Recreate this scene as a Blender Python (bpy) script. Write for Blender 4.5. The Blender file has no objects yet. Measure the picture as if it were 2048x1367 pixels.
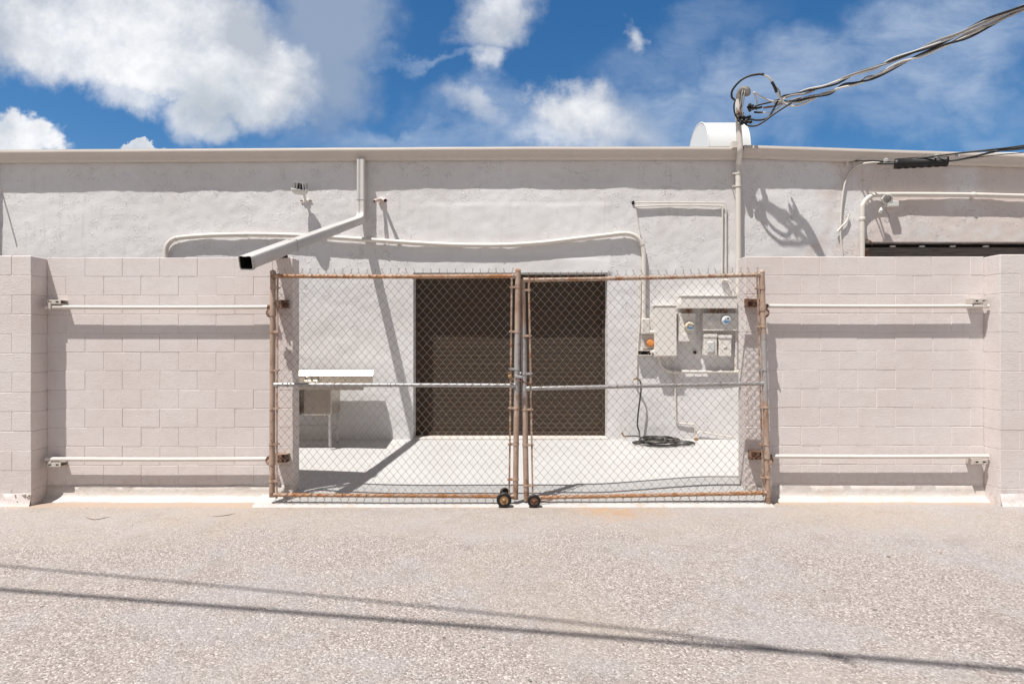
import bpy, math, random
from mathutils import Vector, Matrix, noise, Quaternion
random.seed(7)
R = math.radians
scene = bpy.context.scene
COL = scene.collection

# ------------------------------------------------------------ camera
F = 1181.0            # focal length in pixels of a 2048 px wide picture
CZ = 1.68             # eye height
HY = 690.0            # horizon row
cam_d = bpy.data.cameras.new("camera")
cam = bpy.data.objects.new("camera", cam_d)
COL.objects.link(cam)
cam.location = (0, 0, CZ)
cam.rotation_euler = (R(90), 0, 0)
cam_d.sensor_width = 36
cam_d.lens = 36 * F / 2048
cam_d.shift_y = (HY - 683.5) / 2048
cam_d.clip_end = 2000
cam_d.clip_start = 0.05
scene.camera = cam
scene.render.resolution_x = 1024
scene.render.resolution_y = 683

# ------------------------------------------------------------ light
SUN = Vector((1.0, 1.0, -3.5)).normalized()      # way the light travels
sl = bpy.data.lights.new("sun", 'SUN')
sl.energy = 5.0
sl.angle = R(0.53)
sl.color = (1.0, 0.965, 0.915)
so = bpy.data.objects.new("sun", sl)
COL.objects.link(so)
so.location = (-8, -8, 28)
so.rotation_euler = SUN.to_track_quat('-Z', 'Y').to_euler()
SKY_STRENGTH = 0.084
EXPOSURE = 0.42
scene.view_settings.view_transform = 'Standard'
scene.view_settings.look = 'None'
scene.view_settings.gamma = 1
scene.view_settings.exposure = EXPOSURE
scene.render.engine = 'CYCLES'
scene.cycles.max_bounces = 8
scene.cycles.diffuse_bounces = 5


# ------------------------------------------------------------ node helpers
class NT:
    def __init__(s, tree):
        s.t = tree
        s.n = tree.nodes
        s.l = tree.links
        s.n.clear()

    def add(s, typ, **kw):
        nd = s.n.new(typ)
        for k, v in kw.items():
            setattr(nd, k, v)
        return nd

    def put(s, sock, v):
        if v is None:
            return
        if isinstance(v, bpy.types.NodeSocket):
            s.l.new(v, sock)
        else:
            if hasattr(sock.default_value, '__len__') and not hasattr(v, '__len__'):
                v = [v] * len(sock.default_value)
            if hasattr(sock.default_value, '__len__') and len(sock.default_value) == 4 and len(v) == 3:
                v = tuple(v) + (1,)
            sock.default_value = v

    def math(s, op, a, b=None, c=None, clamp=False):
        nd = s.add('ShaderNodeMath', operation=op, use_clamp=clamp)
        s.put(nd.inputs[0], a)
        s.put(nd.inputs[1], b)
        s.put(nd.inputs[2], c)
        return nd.outputs[0]

    def vmath(s, op, a, b=None, out=0):
        nd = s.add('ShaderNodeVectorMath', operation=op)
        s.put(nd.inputs[0], a)
        if b is not None:
            if op == 'SCALE':
                s.put(nd.inputs['Scale'], b)
            else:
                s.put(nd.inputs[1], b)
        return nd.outputs[out]

    def noise(s, vec, scale, detail=4, rough=0.55, dist=0.0, out='Fac'):
        nd = s.add('ShaderNodeTexNoise')
        s.put(nd.inputs['Vector'], vec)
        nd.inputs['Scale'].default_value = scale
        nd.inputs['Detail'].default_value = detail
        nd.inputs['Roughness'].default_value = rough
        nd.inputs['Distortion'].default_value = dist
        return nd.outputs[out]

    def voro(s, vec, scale, feature='F1', out='Distance', rnd=1.0):
        nd = s.add('ShaderNodeTexVoronoi', feature=feature)
        s.put(nd.inputs['Vector'], vec)
        nd.inputs['Scale'].default_value = scale
        nd.inputs['Randomness'].default_value = rnd
        return nd.outputs[out]

    def rng(s, v, a, b, c=0.0, d=1.0, smooth=False):
        nd = s.add('ShaderNodeMapRange')
        if smooth:
            nd.interpolation_type = 'SMOOTHSTEP'
        s.put(nd.inputs['Value'], v)
        for i, x in zip((1, 2, 3, 4), (a, b, c, d)):
            s.put(nd.inputs[i], x)
        return nd.outputs[0]

    def mix(s, f, a, b, mode='MIX'):
        nd = s.add('ShaderNodeMix', data_type='RGBA', blend_type=mode)
        s.put(nd.inputs[0], f)
        s.put(nd.inputs[6], a)
        s.put(nd.inputs[7], b)
        return nd.outputs[2]

    def bump(s, h, strength=0.5, dist=0.01, normal=None):
        nd = s.add('ShaderNodeBump')
        nd.inputs['Strength'].default_value = strength
        nd.inputs['Distance'].default_value = dist
        s.put(nd.inputs['Height'], h)
        if normal is not None:
            s.put(nd.inputs['Normal'], normal)
        return nd.outputs[0]


def new_mat(name):
    m = bpy.data.materials.new(name)
    m.use_nodes = True
    nt = NT(m.node_tree)
    out = nt.add('ShaderNodeOutputMaterial')
    b = nt.add('ShaderNodeBsdfPrincipled')
    nt.l.new(b.outputs[0], out.inputs[0])
    return m, nt, b


def pos(nt):
    return nt.add('ShaderNodeNewGeometry').outputs['Position']


M = {}


def paint(name, col, rough=0.6, var=0.06, spots=0.0, rust=0.0, fine=0.3, rustcol=(0.24, 0.10, 0.045), metal=0.0, spec=0.4, dirt=0.0):
    m, nt, b = new_mat(name)
    p = pos(nt)
    n1 = nt.noise(p, 2.3, 5, 0.6)
    n2 = nt.noise(p, 31, 4, 0.6)
    c = nt.mix(nt.rng(n1, 0.3, 0.7), [x * (1 - var) for x in col], [min(1, x * (1 + var)) for x in col])
    c = nt.mix(nt.rng(n2, 0.35, 0.75, 0, 0.5), c, [x * (1 - var) for x in col])
    if dirt:
        c = nt.mix(nt.rng(nt.noise(p, 7, 6, 0.7), 0.55, 0.75, 0, dirt), c, (0.13, 0.10, 0.075))
    if rust:
        f = nt.math('ADD', nt.noise(p, 9, 6, 0.7), nt.math('MULTIPLY', nt.noise(p, 60, 3, 0.6), 0.25))
        f = nt.rng(f, 0.75 - rust * 0.35, 0.85 - rust * 0.3)
        rc = nt.mix(nt.noise(p, 40, 3), rustcol, [x * 1.9 for x in rustcol])
        c = nt.mix(f, c, rc)
        nt.put(b.inputs['Roughness'], nt.math('MAXIMUM', nt.math('MULTIPLY', f, 0.85), rough))
        if metal:
            nt.put(b.inputs['Metallic'], nt.math('MULTIPLY', nt.math('SUBTRACT', 1.0, f), metal))
    else:
        b.inputs['Roughness'].default_value = rough
        b.inputs['Metallic'].default_value = metal
    b.inputs['Specular IOR Level'].default_value = spec
    nt.put(b.inputs['Base Color'], c)
    if fine:
        nt.put(b.inputs['Normal'], nt.bump(nt.noise(p, 90, 3, 0.6), fine, 0.002))
    M[name] = m
    return m


# painted things
paint('conduit_paint', (0.64, 0.595, 0.545), 0.45, 0.05, fine=0.15, dirt=0.12)
paint('rail_paint', (0.66, 0.61, 0.56), 0.42, 0.04, fine=0.15, dirt=0.15)
paint('box_paint', (0.74, 0.705, 0.66), 0.5, 0.03, fine=0.1, dirt=0.06)
paint('gutter_paint', (0.56, 0.50, 0.45), 0.45, 0.04, fine=0.1, dirt=0.1)
paint('downspout_paint', (0.585, 0.56, 0.54), 0.42, 0.05, fine=0.15, dirt=0.2)
paint('vent_paint', (0.60, 0.60, 0.60), 0.4, 0.02, fine=0.05)
paint('roof_coating', (0.66, 0.65, 0.63), 0.7, 0.05)
paint('gate_brown', (0.32, 0.215, 0.16), 0.5, 0.1, rust=0.45, fine=0.4)
paint('gate_rust', (0.47, 0.30, 0.20), 0.65, 0.2, rust=0.5, fine=0.6, rustcol=(0.26, 0.115, 0.045))
paint('galvanised', (0.44, 0.43, 0.43), 0.42, 0.14, fine=0.3, metal=0.5, dirt=0.5)
paint('bar_paint', (0.45, 0.335, 0.26), 0.55, 0.18, rust=0.38, fine=0.4, rustcol=(0.20, 0.095, 0.05))
paint('bracket_rust', (0.36, 0.27, 0.21), 0.7, 0.2, rust=0.8, fine=0.6, rustcol=(0.105, 0.05, 0.032))
paint('bracket_paint', (0.55, 0.5, 0.45), 0.55, 0.1, fine=0.3, dirt=0.4)
paint('steel', (0.50, 0.46, 0.41), 0.34, 0.12, fine=0.15, metal=0.92, dirt=0.4)
paint('black_rubber', (0.012, 0.011, 0.011), 0.5, 0.2, fine=0.3)
paint('hose_rubber', (0.035, 0.035, 0.033), 0.35, 0.25, fine=0.1, spec=0.6)
paint('black_cable', (0.02, 0.019, 0.018), 0.5, 0.2, fine=0)
paint('weatherhead_metal', (0.17, 0.155, 0.14), 0.6, 0.15, fine=0)
paint('grey_cable', (0.30, 0.28, 0.265), 0.5, 0.15, fine=0)
paint('white_cable', (0.60, 0.58, 0.55), 0.5, 0.1, fine=0)
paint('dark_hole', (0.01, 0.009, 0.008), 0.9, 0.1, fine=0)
paint('orange_cap', (0.60, 0.22, 0.05), 0.6, 0.15, fine=0.4)
paint('brass', (0.33, 0.20, 0.09), 0.55, 0.2, metal=0.2, dirt=0.7)
paint('lamp_grey', (0.45, 0.45, 0.45), 0.5, 0.08, fine=0.2)
paint('lamp_bowl', (0.62, 0.61, 0.58), 0.3, 0.05, fine=0.1)
paint('pink_paint', (0.60, 0.50, 0.46), 0.55, 0.08, fine=0.4, rust=0.15)
paint('meter_blue', (0.10, 0.24, 0.42), 0.3, 0.1, fine=0)
paint('meter_face', (0.68, 0.72, 0.74), 0.25, 0.05, fine=0)
paint('meter_tan', (0.60, 0.53, 0.40), 0.35, 0.08, fine=0)
paint('copper', (0.24, 0.13, 0.08), 0.6, 0.2, metal=0.2)
paint('olive_panel', (0.16, 0.14, 0.10), 0.7, 0.15)
paint('jamb_paint', (0.60, 0.58, 0.56), 0.6, 0.05)


def block_mat():
    m, nt, b = new_mat('painted_block')
    p = pos(nt)
    c1, c2 = (0.650, 0.582, 0.556), (0.705, 0.650, 0.636)
    c = nt.mix(nt.rng(nt.noise(p, 0.9, 4, 0.6), 0.35, 0.65), c1, c2)
    c = nt.mix(nt.rng(nt.noise(p, 14, 5, 0.7), 0.5, 0.8, 0, 0.30), c, (0.52, 0.46, 0.43))
    ms = nt.add('ShaderNodeMapping')
    nt.put(ms.inputs[0], p)
    ms.inputs['Scale'].default_value = (8, 8, 0.7)
    run = nt.math('MULTIPLY', nt.rng(nt.noise(ms.outputs[0], 1.7, 5, 0.65), 0.56, 0.78, 0, 0.25), nt.rng(nt.noise(p, 1.0, 3), 0.45, 0.6))
    c = nt.mix(run, c, (0.46, 0.39, 0.34))
    z = nt.add('ShaderNodeSeparateXYZ')
    nt.put(z.inputs[0], p)
    # splash-back dirt and chipped paint close to the road
    low = nt.math('MULTIPLY', nt.rng(z.outputs[2], 0.02, 0.38, 1, 0), nt.rng(nt.noise(p, 18, 6, 0.7), 0.47, 0.66))
    c = nt.mix(nt.math('MULTIPLY', low, 0.5), c, (0.42, 0.33, 0.27))
    st = nt.rng(nt.voro(nt.vmath('ADD', p, nt.vmath('SCALE', nt.noise(p, 20, 3, out='Color'), 0.05)), 5.5), 0.018, 0.03, 1, 0)
    st = nt.math('MULTIPLY', st, nt.rng(nt.noise(p, 1.7, 2), 0.56, 0.6))
    c = nt.mix(st, c, (0.10, 0.08, 0.06))
    nt.put(b.inputs['Base Color'], c)
    b.inputs['Roughness'].default_value = 0.62
    b.inputs['Specular IOR Level'].default_value = 0.3
    st2 = nt.add('ShaderNodeMapping')
    nt.put(st2.inputs[0], p)
    st2.inputs['Scale'].default_value = (1, 1, 2.6)
    h = nt.math('ADD', nt.noise(st2.outputs[0], 40, 6, 0.65), nt.math('MULTIPLY', nt.noise(p, 160, 3, 0.6), 0.35))
    h = nt.math('ADD', h, nt.math('MULTIPLY', nt.noise(p, 7, 2, 0.5), 0.8))
    nt.put(b.inputs['Normal'], nt.bump(h, 0.7, 0.0060))
    M['block'] = m


block_mat()


def stucco_mat():
    m, nt, b = new_mat('painted_stucco')
    p = pos(nt)
    sx = nt.add('ShaderNodeSeparateXYZ')
    nt.put(sx.inputs[0], p)
    c = nt.mix(nt.rng(nt.noise(p, 0.7, 4, 0.6), 0.38, 0.62), (0.655, 0.635, 0.630), (0.705, 0.694, 0.698))
    # old pink paint showing through on the right half and around the lamps
    pk = nt.math('ADD', nt.noise(p, 1.3, 4, 0.65), nt.rng(sx.outputs[0], 3.5, 6.2, -0.1, 0.26))
    c = nt.mix(nt.rng(pk, 0.58, 0.72, 0, 0.75), c, (0.63, 0.54, 0.50))
    c = nt.mix(nt.rng(nt.noise(p, 22, 5, 0.7), 0.55, 0.8, 0, 0.4), c, (0.52, 0.48, 0.45))
    ms = nt.add('ShaderNodeMapping')
    nt.put(ms.inputs[0], p)
    ms.inputs['Scale'].default_value = (9, 1, 0.55)
    run = nt.math('MULTIPLY', nt.rng(nt.noise(ms.outputs[0], 1.6, 5, 0.65), 0.56, 0.76, 0, 0.30), nt.rng(nt.noise(p, 0.8, 3), 0.42, 0.6))
    c = nt.mix(run, c, (0.40, 0.35, 0.31))
    ck = nt.math('ABSOLUTE', nt.math('SUBTRACT', nt.noise(nt.vmath('ADD', p, (3.1, 0, 1.7)), 1.1, 6, 0.62), 0.5))
    ck = nt.math('MULTIPLY', nt.rng(ck, 0.0, 0.0018, 1, 0), nt.rng(nt.noise(p, 1.4, 2), 0.52, 0.58))
    c = nt.mix(nt.math('MULTIPLY', ck, 0.45), c, (0.25, 0.21, 0.18))
    nt.put(b.inputs['Base Color'], c)
    b.inputs['Roughness'].default_value = 0.6
    b.inputs['Specular IOR Level'].default_value = 0.3
    # skip-trowel ridges, in patches
    w = nt.vmath('ADD', p, nt.vmath('SCALE', nt.vmath('SUBTRACT', nt.noise(p, 5, 3, out='Color'), (0.5, 0.5, 0.5)), 0.12))
    r1 = nt.math('ABSOLUTE', nt.math('SUBTRACT', nt.noise(w, 15, 2, 0.5), 0.5))
    r1 = nt.rng(r1, 0.0, 0.034, 1, 0, True)
    gate = nt.math('MULTIPLY', nt.rng(nt.noise(p, 3.1, 3, 0.6), 0.46, 0.60), nt.rng(nt.noise(p, 9, 2), 0.42, 0.54))
    h = nt.math('MULTIPLY', r1, gate)
    h = nt.math('ADD', h, nt.math('MULTIPLY', nt.noise(p, 26, 5, 0.6), 0.55))
    h = nt.math('ADD', h, nt.math('MULTIPLY', nt.noise(p, 150, 2, 0.6), 0.12))
    # the band over the shutter is trowelled smooth
    smooth = nt.math('MULTIPLY', nt.rng(nt.math('ABSOLUTE', sx.outputs[0]), 1.45, 1.55, 1, 0),
                     nt.math('MULTIPLY', nt.rng(sx.outputs[2], 3.82, 3.9, 1, 0), nt.rng(sx.outputs[2], 2.7, 2.8, 0, 1)))
    h = nt.math('MULTIPLY', h, nt.math('SUBTRACT', 1.0, nt.math('MULTIPLY', smooth, 0.72)))
    nt.put(b.inputs['Normal'], nt.bump(h, 0.8, 0.0075))
    M['stucco'] = m


stucco_mat()


def plaster_mat():
    m, nt, b = new_mat('white_masonry_paint')
    p = pos(nt)
    c = nt.mix(nt.rng(nt.noise(p, 3.0, 5, 0.65), 0.35, 0.7), (0.57, 0.53, 0.50), (0.52, 0.455, 0.41))
    c = nt.mix(nt.rng(nt.noise(p, 24, 5, 0.7), 0.58, 0.75, 0, 0.6), c, (0.40, 0.30, 0.23))
    nt.put(b.inputs['Base Color'], c)
    b.inputs['Roughness'].default_value = 0.65
    h = nt.math('ADD', nt.noise(p, 12, 5, 0.6), nt.math('MULTIPLY', nt.noise(p, 70, 3), 0.3))
    nt.put(b.inputs['Normal'], nt.bump(h, 0.8, 0.012))
    M['plinth'] = m


plaster_mat()


def floor_mat():
    m, nt, b = new_mat('white_floor_paint')
    p = pos(nt)
    c = nt.mix(nt.rng(nt.noise(p, 1.6, 5, 0.65), 0.35, 0.7), (0.455, 0.450, 0.445), (0.415, 0.405, 0.396))
    c = nt.mix(nt.rng(nt.noise(p, 11, 6, 0.75), 0.60, 0.78, 0, 0.35), c, (0.38, 0.34, 0.30))
    sx = nt.add('ShaderNodeSeparateXYZ')
    nt.put(sx.inputs[0], p)
    # worn, rusty front edge
    e = nt.math('MULTIPLY', nt.rng(sx.outputs[1], 6.10, 6.26, 1, 0), nt.rng(nt.noise(p, 8, 6, 0.7), 0.50, 0.66))
    c = nt.mix(nt.math('MULTIPLY', e, 0.75), c, (0.40, 0.26, 0.15))
    nt.put(b.inputs['Base Color'], c)
    b.inputs['Roughness'].default_value = 0.55
    nt.put(b.inputs['Normal'], nt.bump(nt.noise(p, 18, 6, 0.6), 0.45, 0.01))
    M['floor'] = m


floor_mat()


def road_mat():
    m, nt, b = new_mat('worn_shell_asphalt')
    p = pos(nt)
    sx = nt.add('ShaderNodeSeparateXYZ')
    nt.put(sx.inputs[0], p)
    pw = nt.vmath('ADD', p, nt.vmath('SCALE', nt.noise(p, 60, 2, out='Color'), 0.008))
    stone = nt.voro(pw, 98, out='Color')
    sv = nt.add('ShaderNodeSeparateColor')
    nt.put(sv.inputs[0], stone)
    edge = nt.voro(pw, 98, 'DISTANCE_TO_EDGE')
    d1 = nt.voro(pw, 98)
    # stones from grey brown to nearly white shell
    cr = nt.add('ShaderNodeValToRGB')
    nt.put(cr.inputs[0], sv.outputs[0])
    el = cr.color_ramp.elements
    el[0].position = 0.0
    el[0].color = (0.165, 0.143, 0.130, 1)
    el[1].position = 1.0
    el[1].color = (0.58, 0.54, 0.515, 1)
    for ps, cc in ((0.22, (0.265, 0.228, 0.212)), (0.55, (0.332, 0.291, 0.275)), (0.85, (0.41, 0.367, 0.350))):
        q = el.new(ps)
        q.color = cc + (1,)
    stones = cr.outputs[0]
    big = nt.noise(p, 0.55, 4, 0.6)
    mid = nt.noise(p, 2.7, 4, 0.65)
    binder = nt.mix(nt.rng(mid, 0.35, 0.65), (0.312, 0.270, 0.236), (0.348, 0.307, 0.276))
    expo = nt.math('ADD', nt.math('ADD', big, nt.math('MULTIPLY', mid, 0.6)), nt.rng(sx.outputs[1], 4.6, 6.1, 0.12, -0.35))
    expo = nt.rng(expo, 0.62, 0.86, 0.45, 1.0)
    c = nt.mix(expo, binder, stones)
    gap = nt.math('MULTIPLY', nt.rng(edge, 0.0, 0.10, 1, 0), expo)
    c = nt.mix(nt.math('MULTIPLY', gap, 0.42), c, (0.19, 0.155, 0.13))
    # faint grey-violet and tan areas
    c = nt.mix(nt.rng(nt.noise(p, 0.9, 5, 0.7), 0.46, 0.62, 0, 0.45), c, (0.33, 0.315, 0.325))
    c = nt.mix(nt.rng(nt.noise(p, 0.4, 3, 0.6), 0.50, 0.62, 0, 0.4), c, (0.345, 0.290, 0.240))
    # drips and darker worn places
    c = nt.mix(nt.rng(nt.noise(p, 1.9, 6, 0.75), 0.54, 0.72, 0, 0.45), c, (0.215, 0.18, 0.155))
    ck = nt.math('ABSOLUTE', nt.math('SUBTRACT', nt.noise(p, 0.8, 6, 0.65), 0.5))
    ck = nt.math('MULTIPLY', nt.rng(ck, 0.0, 0.0022, 1, 0), nt.rng(nt.noise(p, 1.1, 2), 0.50, 0.56))
    c = nt.mix(nt.math('MULTIPLY', ck, 0.6), c, (0.10, 0.08, 0.065))
    # scattered dark grit
    gr = nt.rng(nt.voro(nt.vmath('ADD', p, nt.vmath('SCALE', nt.noise(p, 30, 2, out='Color'), 0.04)), 3.3), 0.022, 0.035, 1, 0)
    gr2 = nt.rng(nt.voro(p, 9.0), 0.035, 0.05, 1, 0)
    gr = nt.math('MAXIMUM', nt.math('MULTIPLY', gr, 0.8), nt.math('MULTIPLY', gr2, nt.rng(nt.noise(p, 2.2, 2), 0.5, 0.6, 0, 0.55)))
    c = nt.mix(gr, c, (0.05, 0.04, 0.035))
    # orange stain of rust and old paint along the foot of the walls
    ax = nt.math('ABSOLUTE', sx.outputs[0])
    band = nt.math('MULTIPLY', nt.rng(nt.math('ADD', sx.outputs[1], nt.rng(nt.noise(p, 3, 4), 0.3, 0.7, -0.03, 0.03)), nt.rng(sx.outputs[0], 0.5, 1.5, 6.09, 6.18), nt.rng(sx.outputs[0], 0.5, 1.5, 6.13, 6.27)), nt.rng(nt.noise(p, 6, 5, 0.7), 0.38, 0.62, 0.55, 1))
    band = nt.math('MULTIPLY', band, nt.rng(ax, 5.2, 5.5, 1, 0.15))
    c = nt.mix(nt.math('MULTIPLY', band, 0.85), c, (0.40, 0.295, 0.225))
    rx = nt.rng(nt.math('ABSOLUTE', nt.math('SUBTRACT', sx.outputs[0], 1.05)), 0.1, 0.65, 1, 0)
    ry = nt.rng(sx.outputs[1], 5.55, 6.05)
    rs = nt.math('MULTIPLY', nt.math('MULTIPLY', rx, ry), nt.rng(nt.noise(p, 5, 5, 0.7), 0.35, 0.62))
    c = nt.mix(nt.math('MULTIPLY', rs, 0.9), c, (0.40, 0.23, 0.10))
    gx = nt.rng(nt.math('ABSOLUTE', nt.math('SUBTRACT', sx.outputs[0], 0.22)), 0.05, 0.5, 1, 0)
    gg = nt.math('MULTIPLY', nt.math('MULTIPLY', gx, nt.rng(sx.outputs[1], 5.6, 6.0)), nt.rng(nt.noise(p, 4, 4), 0.4, 0.6))
    c = nt.mix(nt.math('MULTIPLY', gg, 0.5), c, (0.27, 0.235, 0.20))
    nt.put(b.inputs['Base Color'], c)
    b.inputs['Roughness'].default_value = 0.8
    b.inputs['Specular IOR Level'].default_value = 0.25
    h = nt.math('MULTIPLY', nt.math('MULTIPLY', nt.rng(d1, 0.0, 0.75, 1, 0), expo), nt.rng(sv.outputs[1], 0, 1, 0.5, 1.0))
    h = nt.math('ADD', h, nt.math('MULTIPLY', nt.noise(p, 110, 4, 0.6), 0.35))
    h = nt.math('ADD', h, nt.math('MULTIPLY', nt.noise(p, 14, 4, 0.6), 0.7))
    nt.put(b.inputs['Normal'], nt.bump(h, 0.9, 0.0055))
    M['road'] = m


road_mat()


def shutter_mat():
    m, nt, b = new_mat('brown_shutter_paint')
    p = pos(nt)
    mp = nt.add('ShaderNodeMapping')
    nt.put(mp.inputs[0], p)
    mp.inputs['Scale'].default_value = (0.6, 1, 9)
    c = nt.mix(nt.rng(nt.noise(mp.outputs[0], 1.5, 5, 0.6), 0.3, 0.7), (0.046, 0.034, 0.026), (0.058, 0.044, 0.035))
    c = nt.mix(nt.rng(nt.noise(p, 5, 6, 0.7), 0.55, 0.75, 0, 0.3), c, (0.085, 0.07, 0.056))
    nt.put(b.inputs['Base Color'], c)
    b.inputs['Roughness'].default_value = 0.7
    b.inputs['Specular IOR Level'].default_value = 0.15
    M['shutter'] = m


shutter_mat()


def wood_mat():
    m, nt, b = new_mat('weathered_wood')
    p = pos(nt)
    mp = nt.add('ShaderNodeMapping')
    nt.put(mp.inputs[0], p)
    mp.inputs['Scale'].default_value = (1.2, 6, 26)
    n = nt.noise(mp.outputs[0], 2.0, 6, 0.7, 0.6)
    c = nt.mix(nt.rng(n, 0.3, 0.7), (0.045, 0.035, 0.030), (0.20, 0.175, 0.155))
    nt.put(b.inputs['Base Color'], c)
    b.inputs['Roughness'].default_value = 0.8
    nt.put(b.inputs['Normal'], nt.bump(n, 0.6, 0.004))
    M['wood'] = m


wood_mat()


def post_mat():
    m, nt, b = new_mat('gate_post_paint')
    p = pos(nt)
    sx = nt.add('ShaderNodeSeparateXYZ')
    nt.put(sx.inputs[0], p)
    c = nt.mix(nt.rng(nt.noise(p, 4, 5, 0.6), 0.3, 0.7), (0.30, 0.195, 0.140), (0.47, 0.36, 0.29))
    # paint worn to bare zinc at hand height
    zz = nt.rng(nt.math('ABSOLUTE', nt.math('SUBTRACT', sx.outputs[2], 1.45)), 0.15, 0.75, 0.32, -0.25)
    zz = nt.math('SUBTRACT', zz, nt.rng(sx.outputs[0], -0.8, -1.2, 0, 0.7))
    f = nt.rng(nt.math('ADD', zz, nt.noise(p, 5, 6, 0.7)), 0.55, 0.68)
    c = nt.mix(nt.math('MULTIPLY', f, 0.85), c, (0.34, 0.335, 0.34))
    r_ = nt.rng(nt.math('ADD', nt.noise(p, 14, 6, 0.7), nt.rng(sx.outputs[2], 0.05, 0.35, 0.12, 0)), 0.54, 0.66, 0, 0.85)
    c = nt.mix(r_, c, (0.20, 0.098, 0.050))
    nt.put(b.inputs['Base Color'], c)
    b.inputs['Roughness'].default_value = 0.5
    nt.put(b.inputs['Normal'], nt.bump(nt.noise(p, 90, 3, 0.6), 0.3, 0.002))
    M['gate_brown'] = m


post_mat()


def wire_mat():
    m, nt, b = new_mat('fence_wire')
    p = pos(nt)
    n = nt.noise(p, 3.0, 5, 0.7)
    c = nt.mix(nt.rng(n, 0.42, 0.6), (0.225, 0.170, 0.130), (0.23, 0.140, 0.085))
    c = nt.mix(nt.rng(nt.noise(p, 22, 3, 0.7), 0.56, 0.66, 0, 0.9), c, (0.27, 0.13, 0.065))
    nt.put(b.inputs['Base Color'], c)
    b.inputs['Roughness'].default_value = 0.55
    b.inputs['Metallic'].default_value = 0.15
    M['wire'] = m


wire_mat()


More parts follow.
